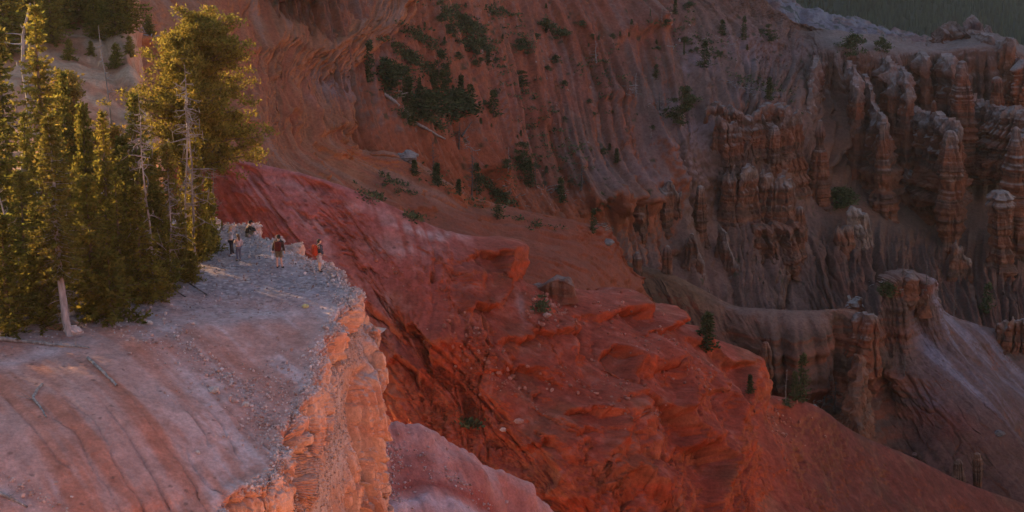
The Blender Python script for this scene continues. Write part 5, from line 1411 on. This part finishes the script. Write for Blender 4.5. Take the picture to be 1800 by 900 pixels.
# ---- logs, branches and stones one can point to
def log(label, pts, r0, r1, mat=DEADWOOD, name="fallen_log", group=None, lift=.6, twigs=0, seed=1):
    P3 = [np.array(hit(px, py)) + (0, 0, r0 * lift) for px, py in pts]
    n = 14; path = crspline(np.array(P3), np.linspace(0, len(P3) - 1, n))
    rng = np.random.default_rng(seed); path += rng.normal(size=path.shape) * r0 * .12
    a = Acc(); a.tube(path, np.linspace(r0, r1, n) * (1 + rng.normal(size=n) * .08), q=9)
    for k in range(twigs):
        i = rng.integers(2, n - 1); dv = rng.normal(size=3) * .35; dv[2] = abs(dv[2]); s = np.linspace(0, 1, 4)[:, None]
        a.tube(path[i] + dv * s, [.02, .015, .01, .005], q=4)
    return tag(a.mesh(name, mat), label, "log", group)
GL = "fallen wood on the bluff"
log("long thin grey log lying at the left edge below the whitish trunk", [(-30,596),(40,602),(100,609),(157,613)], .13, .03, group=GL, twigs=3)
log("short straight grey log pointing down the pink slope", [(154,630),(180,654),(206,680)], .075, .055, group=GL, seed=2)
log("crooked grey branch lying alone on the pink slope near the left", [(74,677),(59,699),(70,716),(82,735)], .075, .04, group=GL, seed=3, twigs=2)
log("dark stick leaning out of the grove, the left one of two", [(272,478),(300,505),(326,523)], .045, .03, mat=DARKWOOD, group=GL, seed=4)
log("longer dark stick leaning out of the grove, the right one of two", [(304,478),(335,500),(364,519)], .05, .03, mat=DARKWOOD, group=GL, seed=5)
log("thin pale stick lying flat on the gravel below the two dark sticks", [(276,523),(300,524),(330,526)], .035, .02, group=GL, seed=6)
log("weathered driftwood like branch in the bottom left corner", [(-10,866),(20,878),(48,893)], .09, .04, group=GL, seed=7, twigs=6)
GK = "grey logs on the back slope"
log("long grey log sliding down through the dark clump of conifers", [(676,166),(700,186),(722,205)], .28, .16, group=GK, seed=8)
log("grey log below the ragged conifer, pointing at the spiky stump", [(728,216),(756,232),(782,246)], .26, .14, group=GK, seed=9)
log("black slanting pole lying against the spiky stump", [(812,252),(820,240),(830,226)], .2, .08, mat=DARKWOOD, group=GK, seed=10, lift=6)
log("forked bare branch leaning on the trees above the path", [(326,438),(338,424),(352,404)], .06, .03, group=GL, seed=11, lift=8, twigs=5)

def stone(label, px, py, rx, ry=None, rz=None, seed=0, col=(0.42, 0.34, 0.31), name="boulder", cat="boulder", group=None, q=None):
    q = hit(px, py) if q is None else q
    rx, ry, rz = rx, ry or rx, rz or rx * .7
    bm = bmesh.new(); bmesh.ops.create_icosphere(bm, subdivisions=4, radius=1)
    V = np.array([v.co for v in bm.verts]); F = np.array([[v.index for v in f.verts] for f in bm.faces]); bm.free()
    c1, c2, ci = cells(V[:, 0] * 1.1 + seed, V[:, 1] * 1.1, V[:, 2] * 1.1, seed, True)
    V = V * (1 + .35 * (ci[:, None] - .5) + .18 * fbm(V[:, 0] * 1.5 + seed, V[:, 1] * 1.5, V[:, 2] * 1.5, 4, 5)[:, None])
    V = V * np.array([rx, ry, rz])
    C = np.array(col) * (1 + .2 * fbm(V[:, 0] / rx * 3, V[:, 1] / ry * 3, V[:, 2] * 2, 3, 6))[:, None]
    o = mesh_obj(name, V, F, MAT_NEAR, C, smooth=False)
    o.location = (q.x, q.y, q.z + rz * .35)
    return tag(o, label, cat, group)
GN = "single stones on the bluff"
stone("pale block leaning against the foot of the whitish trunk", 131, 586, .42, .3, .26, 61, (0.50, 0.40, 0.36), group=GN)
stone("low brown rotten stump piece beside the whitish trunk", 110, 578, .75, .3, .16, 62, (0.20, 0.10, 0.05), name="rotten_log", cat="rotten wood")
for i, (px, py, r, lab) in enumerate([(262, 569, .16, "rounded pale stone on the border of gravel and pink clay"), (288, 562, .1, "small reddish stone right of the rounded pale one"), (340, 570, .1, "flat white stone on the upper part of the pink slope"), (537, 540, .16, "yellowish stone alone on the gravel near the rim"), (376, 688, .22, "grey stone pair on the pebbly band across the slope"), (348, 796, .1, "light grey round stone low on the slope"), (432, 712, .16, "tan stone above the rim ledge"), (404, 662, .1, "small stone on the pebbly band's upper end"), (120, 553, .3, "grey stone slab by the grove")]):
    stone(lab, px, py, r, seed=70 + i, group=GN, col=(0.52, 0.42, 0.36) if i != 3 else (0.55, 0.45, 0.2))
stone("large pale boulder at the edge of the orange spur", 716, 280, 1.5, 1.2, .9, 81, (0.24, 0.20, 0.18))
stone("grey capped boulder by the notch between the brown slopes", 1069, 428, .9, .8, .5, 82, (0.20, 0.18, 0.17))
stone("light block in the rubble gully of the red ridge", 961, 555, .42, seed=83, col=(0.42, 0.26, 0.22))
stone("pale boulder on the red ridge line far to the right", 1610, 800, .7, .5, .3, 84, (0.20, 0.12, 0.10))
stone("grey lump on the far lower right slope", 1756, 764, 1.0, .8, .5, 85, (0.12, 0.10, 0.10))
stone("pair of light pebbles low on the red slope", 884, 757, .3, .2, .25, 86, (0.45, 0.33, 0.3))
stone("round light stone in the lower middle of the red slope", 912, 742, .45, .3, .3, 87, (0.36, 0.2, 0.17))

# rubble along the rim, loose gravel on the crown and in the chute
def rubble(Lnd, mask, n, smin, smax, seed, cols, name, label, power=2.2):
    rng = np.random.default_rng(seed)
    prob = mask.ravel(); prob = prob / prob.sum()
    ids = rng.choice(prob.size, n, p=prob)
    P0 = Lnd.P.reshape(-1, 3)[ids]; N0 = Lnd.n.reshape(-1, 3)[ids]
    ico = np.array([(0, 0, 1), (.894, 0, .447), (.276, .851, .447), (-.724, .526, .447), (-.724, -.526, .447), (.276, -.851, .447), (.724, .526, -.447), (-.276, .851, -.447), (-.894, 0, -.447), (-.276, -.851, -.447), (.724, -.526, -.447), (0, 0, -1)])
    fc = np.array([(0,1,2),(0,2,3),(0,3,4),(0,4,5),(0,5,1),(1,6,2),(2,7,3),(3,8,4),(4,9,5),(5,10,1),(6,7,2),(7,8,3),(8,9,4),(9,10,5),(10,6,1),(6,11,7),(7,11,8),(8,11,9),(9,11,10),(10,11,6)])
    s = smin + (smax - smin) * rng.random(n) ** power
    V = ico[None] * rng.uniform(.65, 1.25, (n, 12, 1)) * rng.uniform(.6, 1.2, (n, 1, 3)) * s[:, None, None]
    V = V + (P0 + N0 * s[:, None] * .35 + rng.normal(size=(n, 3)) * .05)[:, None, :]
    F = (fc[None] + (np.arange(n) * 12)[:, None, None]).reshape(-1, 3)
    ck = rng.random((n, 1)); C = np.array(cols[0]) * (1 - ck) + np.array(cols[1]) * ck; C = C * rng.uniform(.7, 1.25, (n, 1))
    o = mesh_obj(name, V.reshape(-1, 3), F, MAT_NEAR, np.clip(np.repeat(C, 12, 0), .01, .85), smooth=False)
    return tag(o, label, "rubble", None, "stuff")
Lb = bluff; vis = (Lb.px > -30) & (Lb.px < 700) & (Lb.py > 370) & (Lb.py < 930) & (Lb.n[..., 2] > .25)
area = np.linalg.norm(np.cross(np.gradient(Lb.P, axis=0), np.gradient(Lb.P, axis=1)), axis=2)
rimm = np.exp(-((Lb.U - 3.97) / .20) ** 2) + .25 * sstep(3.0, 4, Lb.U) * (Lb.U < 4.1) * sstep(3.6, 2.2, Lb.V)
rubble(Lb, vis * rimm * area, 9000, .02, .10, 91, ((0.60, 0.50, 0.47), (0.50, 0.34, 0.28)), "rim_rubble", "pale broken rubble heaped along the rim of the bluff")
rubble(Lb, vis * area * np.exp(-((Lb.U - 6.0) / .55) ** 4) * (Lb.V > 4.6), 3500, .02, .08, 92, ((0.52, 0.42, 0.38), (0.48, 0.30, 0.22)), "chute_rubble", "loose stones lying in the chute below the rim")
crown = sstep(40, -40, Lb.py - (545 + np.clip(300 - Lb.px, 0, 400) * .24)) * (Lb.U < 4)
rubble(Lb, vis * area * crown, 9000, .012, .07, 93, ((0.50, 0.42, 0.40), (0.22, 0.13, 0.11)), "gravel", "loose gravel covering the flat crown of the bluff", power=3)
band = blob_mask(Lb, [(400, 670, 110, 16, 38, 1), (470, 750, 60, 20, 60, .8), (60, 870, 60, 16, 20, .7), (300, 610, 160, 30, 30, .25), (480, 700, 60, 60, 0, .5)]) * (Lb.U < 4.0)
rubble(Lb, vis * area * band, 2600, .015, .10, 94, ((0.58, 0.46, 0.42), (0.42, 0.24, 0.19)), "slope_pebbles", "band of pebbles running down across the pink slope", power=3)
Lr = ridge; mr = blob_mask(Lr, [(950, 540, 30, 30, 60, 1), (890, 690, 60, 20, 35, .6), (1000, 700, 90, 30, 40, .3), (1360, 740, 60, 30, 30, .3), (820, 600, 60, 30, 40, .3), (1100, 620, 100, 30, 40, .3), (690, 500, 60, 20, 45, .2)])
ar = np.linalg.norm(np.cross(np.gradient(Lr.P, axis=0), np.gradient(Lr.P, axis=1)), axis=2)
rubble(Lr, mr * ar, 2600, .04, .30, 95, ((0.42, 0.20, 0.15), (0.30, 0.08, 0.05)), "ridge_rubble", "broken red stones scattered on the red ridge", power=3)
mr = blob_mask(low_ridge, [(690, 780, 60, 30, 20, 1), (800, 850, 60, 14, 35, .8), (680, 860, 30, 60, 0, 1)])
ar = np.linalg.norm(np.cross(np.gradient(low_ridge.P, axis=0), np.gradient(low_ridge.P, axis=1)), axis=2)
rubble(low_ridge, mr * ar, 3000, .02, .14, 96, ((0.50, 0.40, 0.40), (0.42, 0.24, 0.2)), "gully_rubble", "pale stones along the gully of the low pink ridge", power=3)
Lk_ = back; mr = blob_mask(Lk_, [(900, 60, 200, 80, 30, .5), (900, 220, 160, 90, 40, .6), (1230, 90, 80, 50, 40, 1), (1000, 330, 80, 60, 40, .6)]) * (Lk_.V < 11)
ar = np.linalg.norm(np.cross(np.gradient(Lk_.P, axis=0), np.gradient(Lk_.P, axis=1)), axis=2)
rubble(Lk_, mr * ar, 3500, .08, .42, 97, ((0.38, 0.30, 0.27), (0.26, 0.12, 0.08)), "slope_rubble", "grey and brown stones scattered over the back slope", power=3)

# ---- the dark forest on the far mountain: one wood
rng = np.random.default_rng(99); a = Acc()
Lm = mountain; mk = ((Lm.px > 1300) & (Lm.px < 1900) & (Lm.py > -60) & (Lm.py < 170)).ravel()
idm = rng.choice(np.flatnonzero(mk), 5200)
P0 = Lm.P.reshape(-1, 3)[idm] + rng.normal(size=(5200, 3)) * np.array([9, 14, 0])
for p_ in P0:
    H = rng.uniform(9, 19); R = H * rng.uniform(.13, .2); q = 5
    th = np.linspace(0, 6.283, q, endpoint=False) + rng.uniform(0, 6)
    ring = lambda r, z: p_ + np.stack([r * np.cos(th), r * np.sin(th), z + 0 * th], 1) * rng.uniform(.85, 1.15, (q, 1)) * np.array([1, 1, 1])if False else p_ + np.stack([r * np.cos(th), r * np.sin(th), z + 0 * th], 1)
    V = np.concatenate([ring(R, 0), ring(R * 1.05, H * .25), ring(R * .6, H * .6), ring(.1, H)])
    idx = np.arange(4 * q).reshape(4, q); nx = np.roll(idx, -1, 1)
    a.add(V, np.stack([idx[:-1], nx[:-1], nx[1:], idx[1:]], -1).reshape(-1, 4), rng.uniform(.22, .55) * np.ones(3))
tag(a.mesh("far_forest", LEAF_FAR, None, False, True), "dark conifer forest covering the far mountain at the top right", "forest", None, "stuff")
# ------------------------------------------------------------------ people
def plain(name, col, rough=.85, alt=None, scale=12):
    m = bpy.data.materials.new(name); m.use_nodes = True
    nt = m.node_tree; p = nt.nodes["Principled BSDF"]; p.inputs["Roughness"].default_value = rough; p.inputs["Specular IOR Level"].default_value = .25
    tc = nt.nodes.new("ShaderNodeTexCoord"); n = nt.nodes.new("ShaderNodeTexNoise"); n.inputs["Scale"].default_value = scale; n.inputs["Detail"].default_value = 4
    nt.links.new(tc.outputs["Object"], n.inputs["Vector"])
    r = nt.nodes.new("ShaderNodeValToRGB"); r.color_ramp.elements[0].position = .42; r.color_ramp.elements[1].position = .58
    alt = alt or tuple(c * .75 for c in col)
    r.color_ramp.elements[0].color = (*col, 1); r.color_ramp.elements[1].color = (*alt, 1)
    nt.links.new(n.outputs["Fac"], r.inputs[0]); nt.links.new(r.outputs[0], p.inputs["Base Color"])
    return m
SKIN = plain("skin", (0.62, 0.36, 0.26), .6, (0.58, 0.32, 0.23))
EYE = plain("eye", (0.03, 0.02, 0.02), .3)
LIP = plain("lips", (0.45, 0.17, 0.14), .5)

def skinned(verts, edges, rad, sub=2):
    """grow a smooth surface round a skeleton -> V, F"""
    me = bpy.data.meshes.new("tmp"); me.from_pydata([tuple(v) for v in verts], edges, [])
    o = bpy.data.objects.new("tmp", me); scene.collection.objects.link(o)
    md = o.modifiers.new("skin", 'SKIN'); md.use_smooth_shade = True; md.branch_smoothing = .4
    for i, r in enumerate(rad):
        r2 = r if isinstance(r, tuple) else (r, r)
        me.skin_vertices[0].data[i].radius = r2
    me.skin_vertices[0].data[0].use_root = True
    s = o.modifiers.new("sub", 'SUBSURF'); s.levels = sub; s.render_levels = sub
    dg = bpy.context.evaluated_depsgraph_get(); ev = o.evaluated_get(dg); m2 = ev.to_mesh()
    V = np.array([v.co for v in m2.vertices]); F = []
    for p in m2.polygons:
        q = list(p.vertices); F.append(q if len(q) == 4 else q + [q[-1]])
    T = []
    for q in F:
        T.append(q[:3])
        if q[3] != q[2]: T.append([q[0], q[2], q[3]])
    ev.to_mesh_clear(); bpy.data.objects.remove(o); bpy.data.meshes.remove(me)
    return V, np.array(T)
def ball(c, r, sub=3, f=None):
    bm = bmesh.new(); bmesh.ops.create_icosphere(bm, subdivisions=sub, radius=1)
    V = np.array([v.co for v in bm.verts]); F = np.array([[v.index for v in q.verts] for q in bm.faces]); bm.free()
    if f is not None: V = f(V)
    return V * np.array(r) + np.array(c), F

def person(label, loc, rz, height, pose, cloth, hairlen="short", group=None):
    J = dict(pelvis=(0, 0, .95), spine=(0, 0, 1.14), chest=(0, 0, 1.31), neck=(.0, 0, 1.47), head=(.02, 0, 1.63),
             shL=(0, .18, 1.41), shR=(0, -.18, 1.41), elL=(-.02, .25, 1.14), elR=(-.02, -.25, 1.14), wrL=(.06, .27, .90), wrR=(.06, -.27, .90),
             haL=(.09, .27, .83), haR=(.09, -.27, .83), hiL=(0, .09, .90), hiR=(0, -.09, .90), knL=(.02, .10, .50), knR=(.02, -.10, .50),
             anL=(0, .105, .09), anR=(0, -.105, .09), toL=(.15, .13, .035), toR=(.15, -.13, .035))
    J.update(pose)
    J = {k: np.array(v, float) for k, v in J.items()}
    sc = height / 1.76
    R = dict(pelvis=(.145, .11), spine=(.12, .095), chest=(.155, .11), neck=.055, shL=.062, shR=.062, elL=.040, elR=.040, wrL=.028, wrR=.028, haL=.034, haR=.034,
             hiL=.088, hiR=.088, knL=.056, knR=.056, anL=.038, anR=.038, toL=.034, toR=.034)
    root = empty("person", loc, rz); root.scale = (sc, sc, sc)
    tag(root, label, "person", group)
    names = list(R); ix = {n: i for i, n in enumerate(names)}
    E = [("pelvis", "spine"), ("spine", "chest"), ("chest", "neck"), ("chest", "shL"), ("chest", "shR"), ("shL", "elL"), ("elL", "wrL"), ("wrL", "haL"), ("shR", "elR"), ("elR", "wrR"), ("wrR", "haR"),
         ("pelvis", "hiL"), ("pelvis", "hiR"), ("hiL", "knL"), ("knL", "anL"), ("anL", "toL"), ("hiR", "knR"), ("knR", "anR"), ("anR", "toR")]
    V, F = skinned([J[n] for n in names], [(ix[a], ix[b]) for a, b in E], [R[n] for n in names])
    Vs, Fs, Ms, n0 = [V], [F], [np.zeros(len(F))], len(V)
    def add(V, F, m=0):
        nonlocal n0
        Vs.append(V); Fs.append(F + n0); Ms.append(np.full(len(F), m)); n0 += len(V)
    # neck stub up into the head, head with brow, nose and chin
    fwd = pose.get("look", (1, 0, 0)); fwd = np.array(fwd, float); fwd /= np.linalg.norm(fwd); sd = np.cross((0, 0, 1), fwd); sd /= np.linalg.norm(sd); up = np.cross(fwd, sd)
    M = np.stack([fwd, sd, up], 1)
    hd = J["head"]
    add(*tube([J["neck"] - (0, 0, .03), (J["neck"] + hd) / 2, hd - up * .04], [.052, .050, .050], 12))if False else None
    tv, tf = tube([J["neck"] - (0, 0, .03), (J["neck"] + hd) / 2, hd - up * .03], [.055, .050, .052], 12)
    tt = np.concatenate([tf[:, [0, 1, 2]], tf[:, [0, 2, 3]]]); add(tv, tt)
    def hf(V):
        x, y, z = V[:, 0], V[:, 1], V[:, 2]
        V = V.copy()
        V[:, 1] *= 1 - .22 * np.clip(-z, 0, 1); V[:, 0] += .12 * np.clip(-z, 0, 1) * (x > 0)
        V[:, 0] += .26 * np.exp(-((y / .16) ** 2 + ((z + .12) / .20) ** 2)) * (x > 0) - .07 * np.exp(-((np.abs(y) - .36) / .18) ** 2 - ((z - .08) / .12) ** 2) * (x > 0)
        return V
    hv, hfc = ball((0, 0, 0), (.098, .078, .118), 4, hf); add(hv @ M.T + hd, hfc)
    for s in (-1, 1):
        ev, ef = ball((-.005, s * .078, -.008), (.016, .008, .028), 2); add(ev @ M.T + hd, ef)
        ev, ef = ball((.083, s * .031, .010), (.010, .013, .007), 2); add(ev @ M.T + hd, ef, 1)
    ev, ef = ball((.090, 0, -.058), (.009, .024, .007), 2); add(ev @ M.T + hd, ef, 2)
    # fingers and thumbs
    for S in "LR":
        h, wv = J["ha" + S], J["wr" + S]; d = h - wv; d /= np.linalg.norm(d); s_ = 1 if S == "L" else -1
        lat = np.array(pose.get("lat" + S, (1, 0, 0)), float); lat -= d * lat.dot(d); lat /= np.linalg.norm(lat); pn = np.cross(d, lat) * s_
        for k, (o_, ln) in enumerate([(-.026, .058), (-.009, .070), (.009, .075), (.026, .068)]):
            b = h + lat * o_ + d * .018
            fv, ff = skinned([b - d * .02, b + d * ln * .35, b + d * ln * .7 - pn * .012, b + d * ln - pn * .03], [(0, 1), (1, 2), (2, 3)], [.0095, .009, .008, .007], 1); add(fv, ff)
        b = h + lat * .03 - d * .02
        fv, ff = skinned([b - lat * .01, b + lat * .022 + d * .02, b + lat * .032 + d * .048], [(0, 1), (1, 2)], [.011, .010, .008], 1); add(fv, ff)
    V = np.concatenate(Vs); F = np.concatenate(Fs); Mi = np.concatenate(Ms)
    mesh_obj("body", V, F, [SKIN, EYE, LIP], None, root, matidx=Mi)
    def garment(name, nodes, edges, rad, mat):
        V, F = skinned(nodes, edges, rad); mesh_obj(name, V, F, mat, None, root)
    lerp = lambda a, b, t: J[a] * (1 - t) + J[b] * t
    # top
    g = 0.016; sl = cloth.get("sleeve", 1.0)
    nd = [J["pelvis"] + (0, 0, .0), J["spine"], J["chest"], J["neck"] - (0, 0, .03), J["shL"], J["shR"]]
    rd = [(.165 + g, .135 + g), (.145 + g, .115 + g), (.165 + g, .122 + g), .068, .072 + g, .072 + g]; ed = [(0, 1), (1, 2), (2, 3), (2, 4), (2, 5)]
    for S, i in (("L", 4), ("R", 5)):
        if sl >= 1: nd += [J["el" + S], lerp("el" + S, "wr" + S, .92)]; rd += [.056 + g, .040 + g]; ed += [(i, len(nd) - 2), (len(nd) - 2, len(nd) - 1)]
        else: nd += [lerp("sh" + S, "el" + S, .75)]; rd += [.058 + g]; ed += [(i, len(nd) - 1)]
    garment(cloth.get("topname", "shirt"), nd, ed, rd, cloth["top"])
    # bottoms
    t = cloth.get("leg", .9)
    nd = [J["pelvis"] + (0, 0, .03), J["hiL"], J["hiR"]]; rd = [(.158, .128), .108, .108]; ed = [(0, 1), (0, 2)]
    for S, i in (("L", 1), ("R", 2)):
        if t > 1: nd += [J["kn" + S], lerp("kn" + S, "an" + S, t - 1)]; rd += [.070, .052]; ed += [(i, len(nd) - 2), (len(nd) - 2, len(nd) - 1)]
        else: nd += [lerp("hi" + S, "kn" + S, t * .6), lerp("hi" + S, "kn" + S, t)]; rd += [.100, .092]; ed += [(i, len(nd) - 2), (len(nd) - 2, len(nd) - 1)]
    garment(cloth.get("botname", "shorts"), nd, ed, rd, cloth["bottom"])
    for S in "LR":
        an, to = J["an" + S], J["to" + S]
        garment("shoe", [an + (0, 0, .02), an - (to - an) * .25 + (0, 0, -.035), (an + to) / 2 - (0, 0, .01), to + (to - an) * .1], [(0, 1), (0, 2), (2, 3)], [.052, .045, .050, .042], cloth["shoe"])
    # hair
    hm = cloth["hair"]
    def hr(V):
        V = V.copy(); x, y, z = V[:, 0], V[:, 1], V[:, 2]
        cut = (x > .25) & (z < .42)
        k = np.where(cut, .80, 1.0); lump = 1 + .06 * fbm(V[:, 0] * 3, V[:, 1] * 3, V[:, 2] * 3, 3, 7)
        return V * (k * lump)[:, None]
    hv, hfc = ball((-.010, 0, .022), (.112, .093, .117), 4, hr); Vh, Fh = hv @ M.T + hd, hfc
    if hairlen == "long":
        c = hd; P_, F_ = skinned([c + M @ np.array((-.06, 0, .02)), c + M @ np.array((-.09, 0, -.10)), c + M @ np.array((-.10, 0, -.22)), c + M @ np.array((-.09, .01, -.32))], [(0, 1), (1, 2), (2, 3)], [.085, (.085, .06), (.075, .05), .04])
        Fh = np.concatenate([Fh, F_ + len(Vh)]); Vh = np.concatenate([Vh, P_])
    mesh_obj("hair", Vh, Fh, hm, None, root)
    if "cap" in cloth:
        def cf(V):
            V = V.copy(); V[:, 2] = np.maximum(V[:, 2], .05); return V
        hv, hfc = ball((-.006, 0, .03), (.118, .098, .115), 4, cf)
        bv, bf = ball((.115, 0, .036), (.075, .070, .008), 3)
        mesh_obj("cap", np.concatenate([hv, bv]) @ M.T + hd, np.concatenate([hfc, bf + len(hv)]), cloth["cap"], None, root)
    return root, sc

def pack(label, owner, J_off, col, size=(.13, .17, .26), name="backpack"):
    """a daypack worn on the back: bag, pocket, lid and two straps"""
    root, sc = owner
    o = empty(name, (0, 0, 0)); o.matrix_world = root.matrix_basis.copy(); o.location = root.location; o.rotation_euler = root.rotation_euler; o.scale = root.scale
    tag(o, label, "backpack")
    def rb(V, p=.45): return np.sign(V) * np.abs(V) ** p
    c = np.array(J_off)
    V, F = ball(c, size, 4, rb); mesh_obj("bag", V, F, col, None, o)
    V, F = ball(c + (-size[0] * .75, 0, -size[2] * .25), (size[0] * .5, size[1] * .75, size[2] * .5), 4, rb); mesh_obj("pocket", V, F, col, None, o)
    for s in (-1, 1):
        tv, tf = tube([c + (size[0] * .6, s * .09, size[2] * .75), (0.0, s * .115, 1.515), (.135, s * .12, 1.40), (.145, s * .13, 1.22), c + (size[0] * .6, s * .14, -size[2] * .6)], [.022] * 5, 8)
        mesh_obj("strap", tv, tf, STRAP, None, o)
    return o

bpy.context.view_layer.update()
BLACK = plain("black_cloth", (0.025, 0.022, 0.024)); DKHAIR = plain("dark_hair", (0.03, 0.02, 0.015), .6, None, 40); STRAP = plain("strap_webbing", (0.03, 0.03, 0.03))
def feet(px, py): q = hit(px, py, only=("bluff",)); return (q.x, q.y, q.z - .01)
# right: man with the orange red pack
pA = person("man at the right end in dark jacket and pale shorts with the orange red backpack", feet(562, 478), math.radians(28), 1.78,
    dict(look=(.9, -.35, -.1), anL=(.03, .14, .09), toL=(.18, .16, .035), anR=(-.03, -.13, .09), toR=(.12, -.15, .035), elL=(.02, .25, 1.15), wrL=(.16, .17, 1.02), haL=(.21, .13, 1.0), elR=(.02, -.25, 1.15), wrR=(.15, -.2, .98), haR=(.2, -.17, .95)),
    dict(top=plain("dark_patterned_cloth", (0.045, 0.042, 0.05), .85, (0.10, 0.09, 0.10), 25), bottom=plain("pale_grey_cloth", (0.52, 0.43, 0.43)), shoe=BLACK, hair=DKHAIR, topname="jacket", leg=.95))
pack("orange red daypack on the back of the man at the right end", pA, (-.25, .0, 1.20), plain("orange_red_fabric", (0.45, 0.045, 0.016)), (.12, .18, .29))
# middle: man with the white bag
pB = person("man in the middle in brown long sleeves and olive shorts holding a white bag", feet(491, 472), math.radians(78), 1.84,
    dict(look=(.8, .55, -.05), anL=(.0, .10, .09), toL=(.15, .14, .035), anR=(.07, -.13, .09), toR=(.21, -.17, .035), elL=(-.02, .27, 1.14), wrL=(.0, .31, .88), haL=(.01, .32, .80)),
    dict(top=plain("dark_brown_cloth", (0.055, 0.030, 0.024)), bottom=plain("olive_cloth", (0.17, 0.135, 0.09)), shoe=BLACK, hair=DKHAIR, cap=plain("dark_cap", (0.03, 0.025, 0.025)), topname="sweater", leg=.85))
pack("dark maroon daypack on the back of the man in the middle", pB, (-.23, -.03, 1.22), plain("maroon_fabric", (0.11, 0.018, 0.015)), (.10, .17, .25))
ro, sc = pB
def bagf(V): return np.sign(V) * np.abs(V) ** .6
V, F = ball((.015, .33, .60), (.045, .07, .15), 4, bagf)
hb = empty("carrier_bag"); hb.location = ro.location; hb.rotation_euler = ro.rotation_euler; hb.scale = ro.scale
tag(hb, "crumpled white bag hanging from the hand of the man in the middle", "bag")
WHITE = plain("white_plastic", (0.78, 0.78, 0.80), .5)
mesh_obj("sack", V * 1.0 + .006 * fbm(V[:, 0] * 30, V[:, 1] * 30, V[:, 2] * 30, 3, 3)[:, None], F, WHITE, None, hb)
tv, tf = tube([(.015, .29, .73), (.012, .30, .80), (.01, .33, .82), (.015, .36, .80), (.015, .37, .73)], [.008] * 5, 6); mesh_obj("handle", tv, tf, WHITE, None, hb)
# seated
q = feet(434, 414)
pC = person("man in black top and cap sitting on the rim stones", (q[0], q[1], q[2] - .42), math.radians(8), 1.74,
    dict(pelvis=(0, 0, .52), spine=(.02, 0, .71), chest=(.10, 0, .88), neck=(.18, 0, 1.02), head=(.24, 0, 1.17), look=(1, -.1, -.2), shL=(.12, .18, .98), shR=(.12, -.18, .98),
         hiL=(.05, .10, .50), hiR=(.05, -.10, .50), knL=(.44, .13, .72), knR=(.46, -.13, .68), anL=(.50, .12, .32), anR=(.54, -.12, .30), toL=(.65, .13, .27), toR=(.69, -.13, .26),
         elL=(.30, .25, .78), elR=(.30, -.25, .78), wrL=(.50, .12, .78), wrR=(.52, -.08, .76), haL=(.56, .06, .78), haR=(.58, -.02, .75), latL=(0, 0, 1), latR=(0, 0, 1)),
    dict(top=plain("black_top", (0.03, 0.026, 0.022)), bottom=plain("khaki_cloth", (0.20, 0.16, 0.10)), shoe=BLACK, hair=DKHAIR, cap=plain("black_cap", (0.02, 0.02, 0.02)), topname="shirt", leg=.95))
# the two on the left
pD = person("fair haired woman beside the trees raising both hands to her head", feet(407, 450), math.radians(-8), 1.66,
    dict(look=(.85, -.3, -.15), elL=(.16, .26, 1.50), wrL=(.20, .14, 1.70), haL=(.16, .08, 1.74), elR=(.20, -.26, 1.40), wrR=(.26, -.14, 1.60), haR=(.22, -.09, 1.66), latL=(0, 1, .2), latR=(0, 1, .2), anL=(.10, .09, .09), toL=(.25, .10, .035)),
    dict(top=plain("grey_white_cloth", (0.55, 0.52, 0.52), .85, (0.30, 0.29, 0.31), 9), bottom=plain("black_leggings", (0.03, 0.028, 0.034)), shoe=plain("white_shoe", (0.75, 0.72, 0.70)), hair=plain("blond_hair", (0.55, 0.38, 0.18), .6, None, 40), topname="sweater", botname="leggings", leg=1.9), hairlen="long")
pE = person("brown haired girl in pale hoodie and jeans right of the fair haired woman", feet(420, 459), math.radians(125), 1.50,
    dict(look=(1, .2, -.1), elL=(.06, .23, 1.17), wrL=(.20, .08, 1.14), haL=(.24, .02, 1.15), elR=(.0, -.25, 1.15), wrR=(.10, -.22, .93), haR=(.12, -.2, .87), latL=(0, 0, 1)),
    dict(top=plain("pale_pink_cloth", (0.50, 0.40, 0.39)), bottom=plain("blue_grey_denim", (0.12, 0.12, 0.17)), shoe=BLACK, hair=plain("brown_hair", (0.12, 0.055, 0.03), .6, None, 40), topname="hoodie", botname="jeans", leg=1.9), hairlen="long")
# ------------------------------------------------------------------ air
me = bpy.data.meshes.new("haze")
x0, x1, y0, y1, z0, z1 = -1400, 1500, -700, 5200, -620, 1300
vv = [(x, y, z) for x in (x0, x1) for y in (y0, y1) for z in (z0, z1)]
me.from_pydata(vv, [], [(0, 1, 3, 2), (4, 6, 7, 5), (0, 4, 5, 1), (2, 3, 7, 6), (0, 2, 6, 4), (1, 5, 7, 3)])
hz = bpy.data.objects.new("haze", me); scene.collection.objects.link(hz)
hm = bpy.data.materials.new("haze"); hm.use_nodes = True
for n_ in list(hm.node_tree.nodes):
    if n_.type != 'OUTPUT_MATERIAL': hm.node_tree.nodes.remove(n_)
pv = hm.node_tree.nodes.new("ShaderNodeVolumePrincipled")
pv.inputs["Color"].default_value = (0.95, 0.88, 0.78, 1)
pv.inputs["Density"].default_value = 0.00005
pv.inputs["Anisotropy"].default_value = 0.65
hm.node_tree.links.new(pv.outputs[0], hm.node_tree.nodes["Material Output"].inputs["Volume"])
me.materials.append(hm)
tag(hz, "thin warm evening haze hanging over the whole canyon", "haze", None, "stuff")
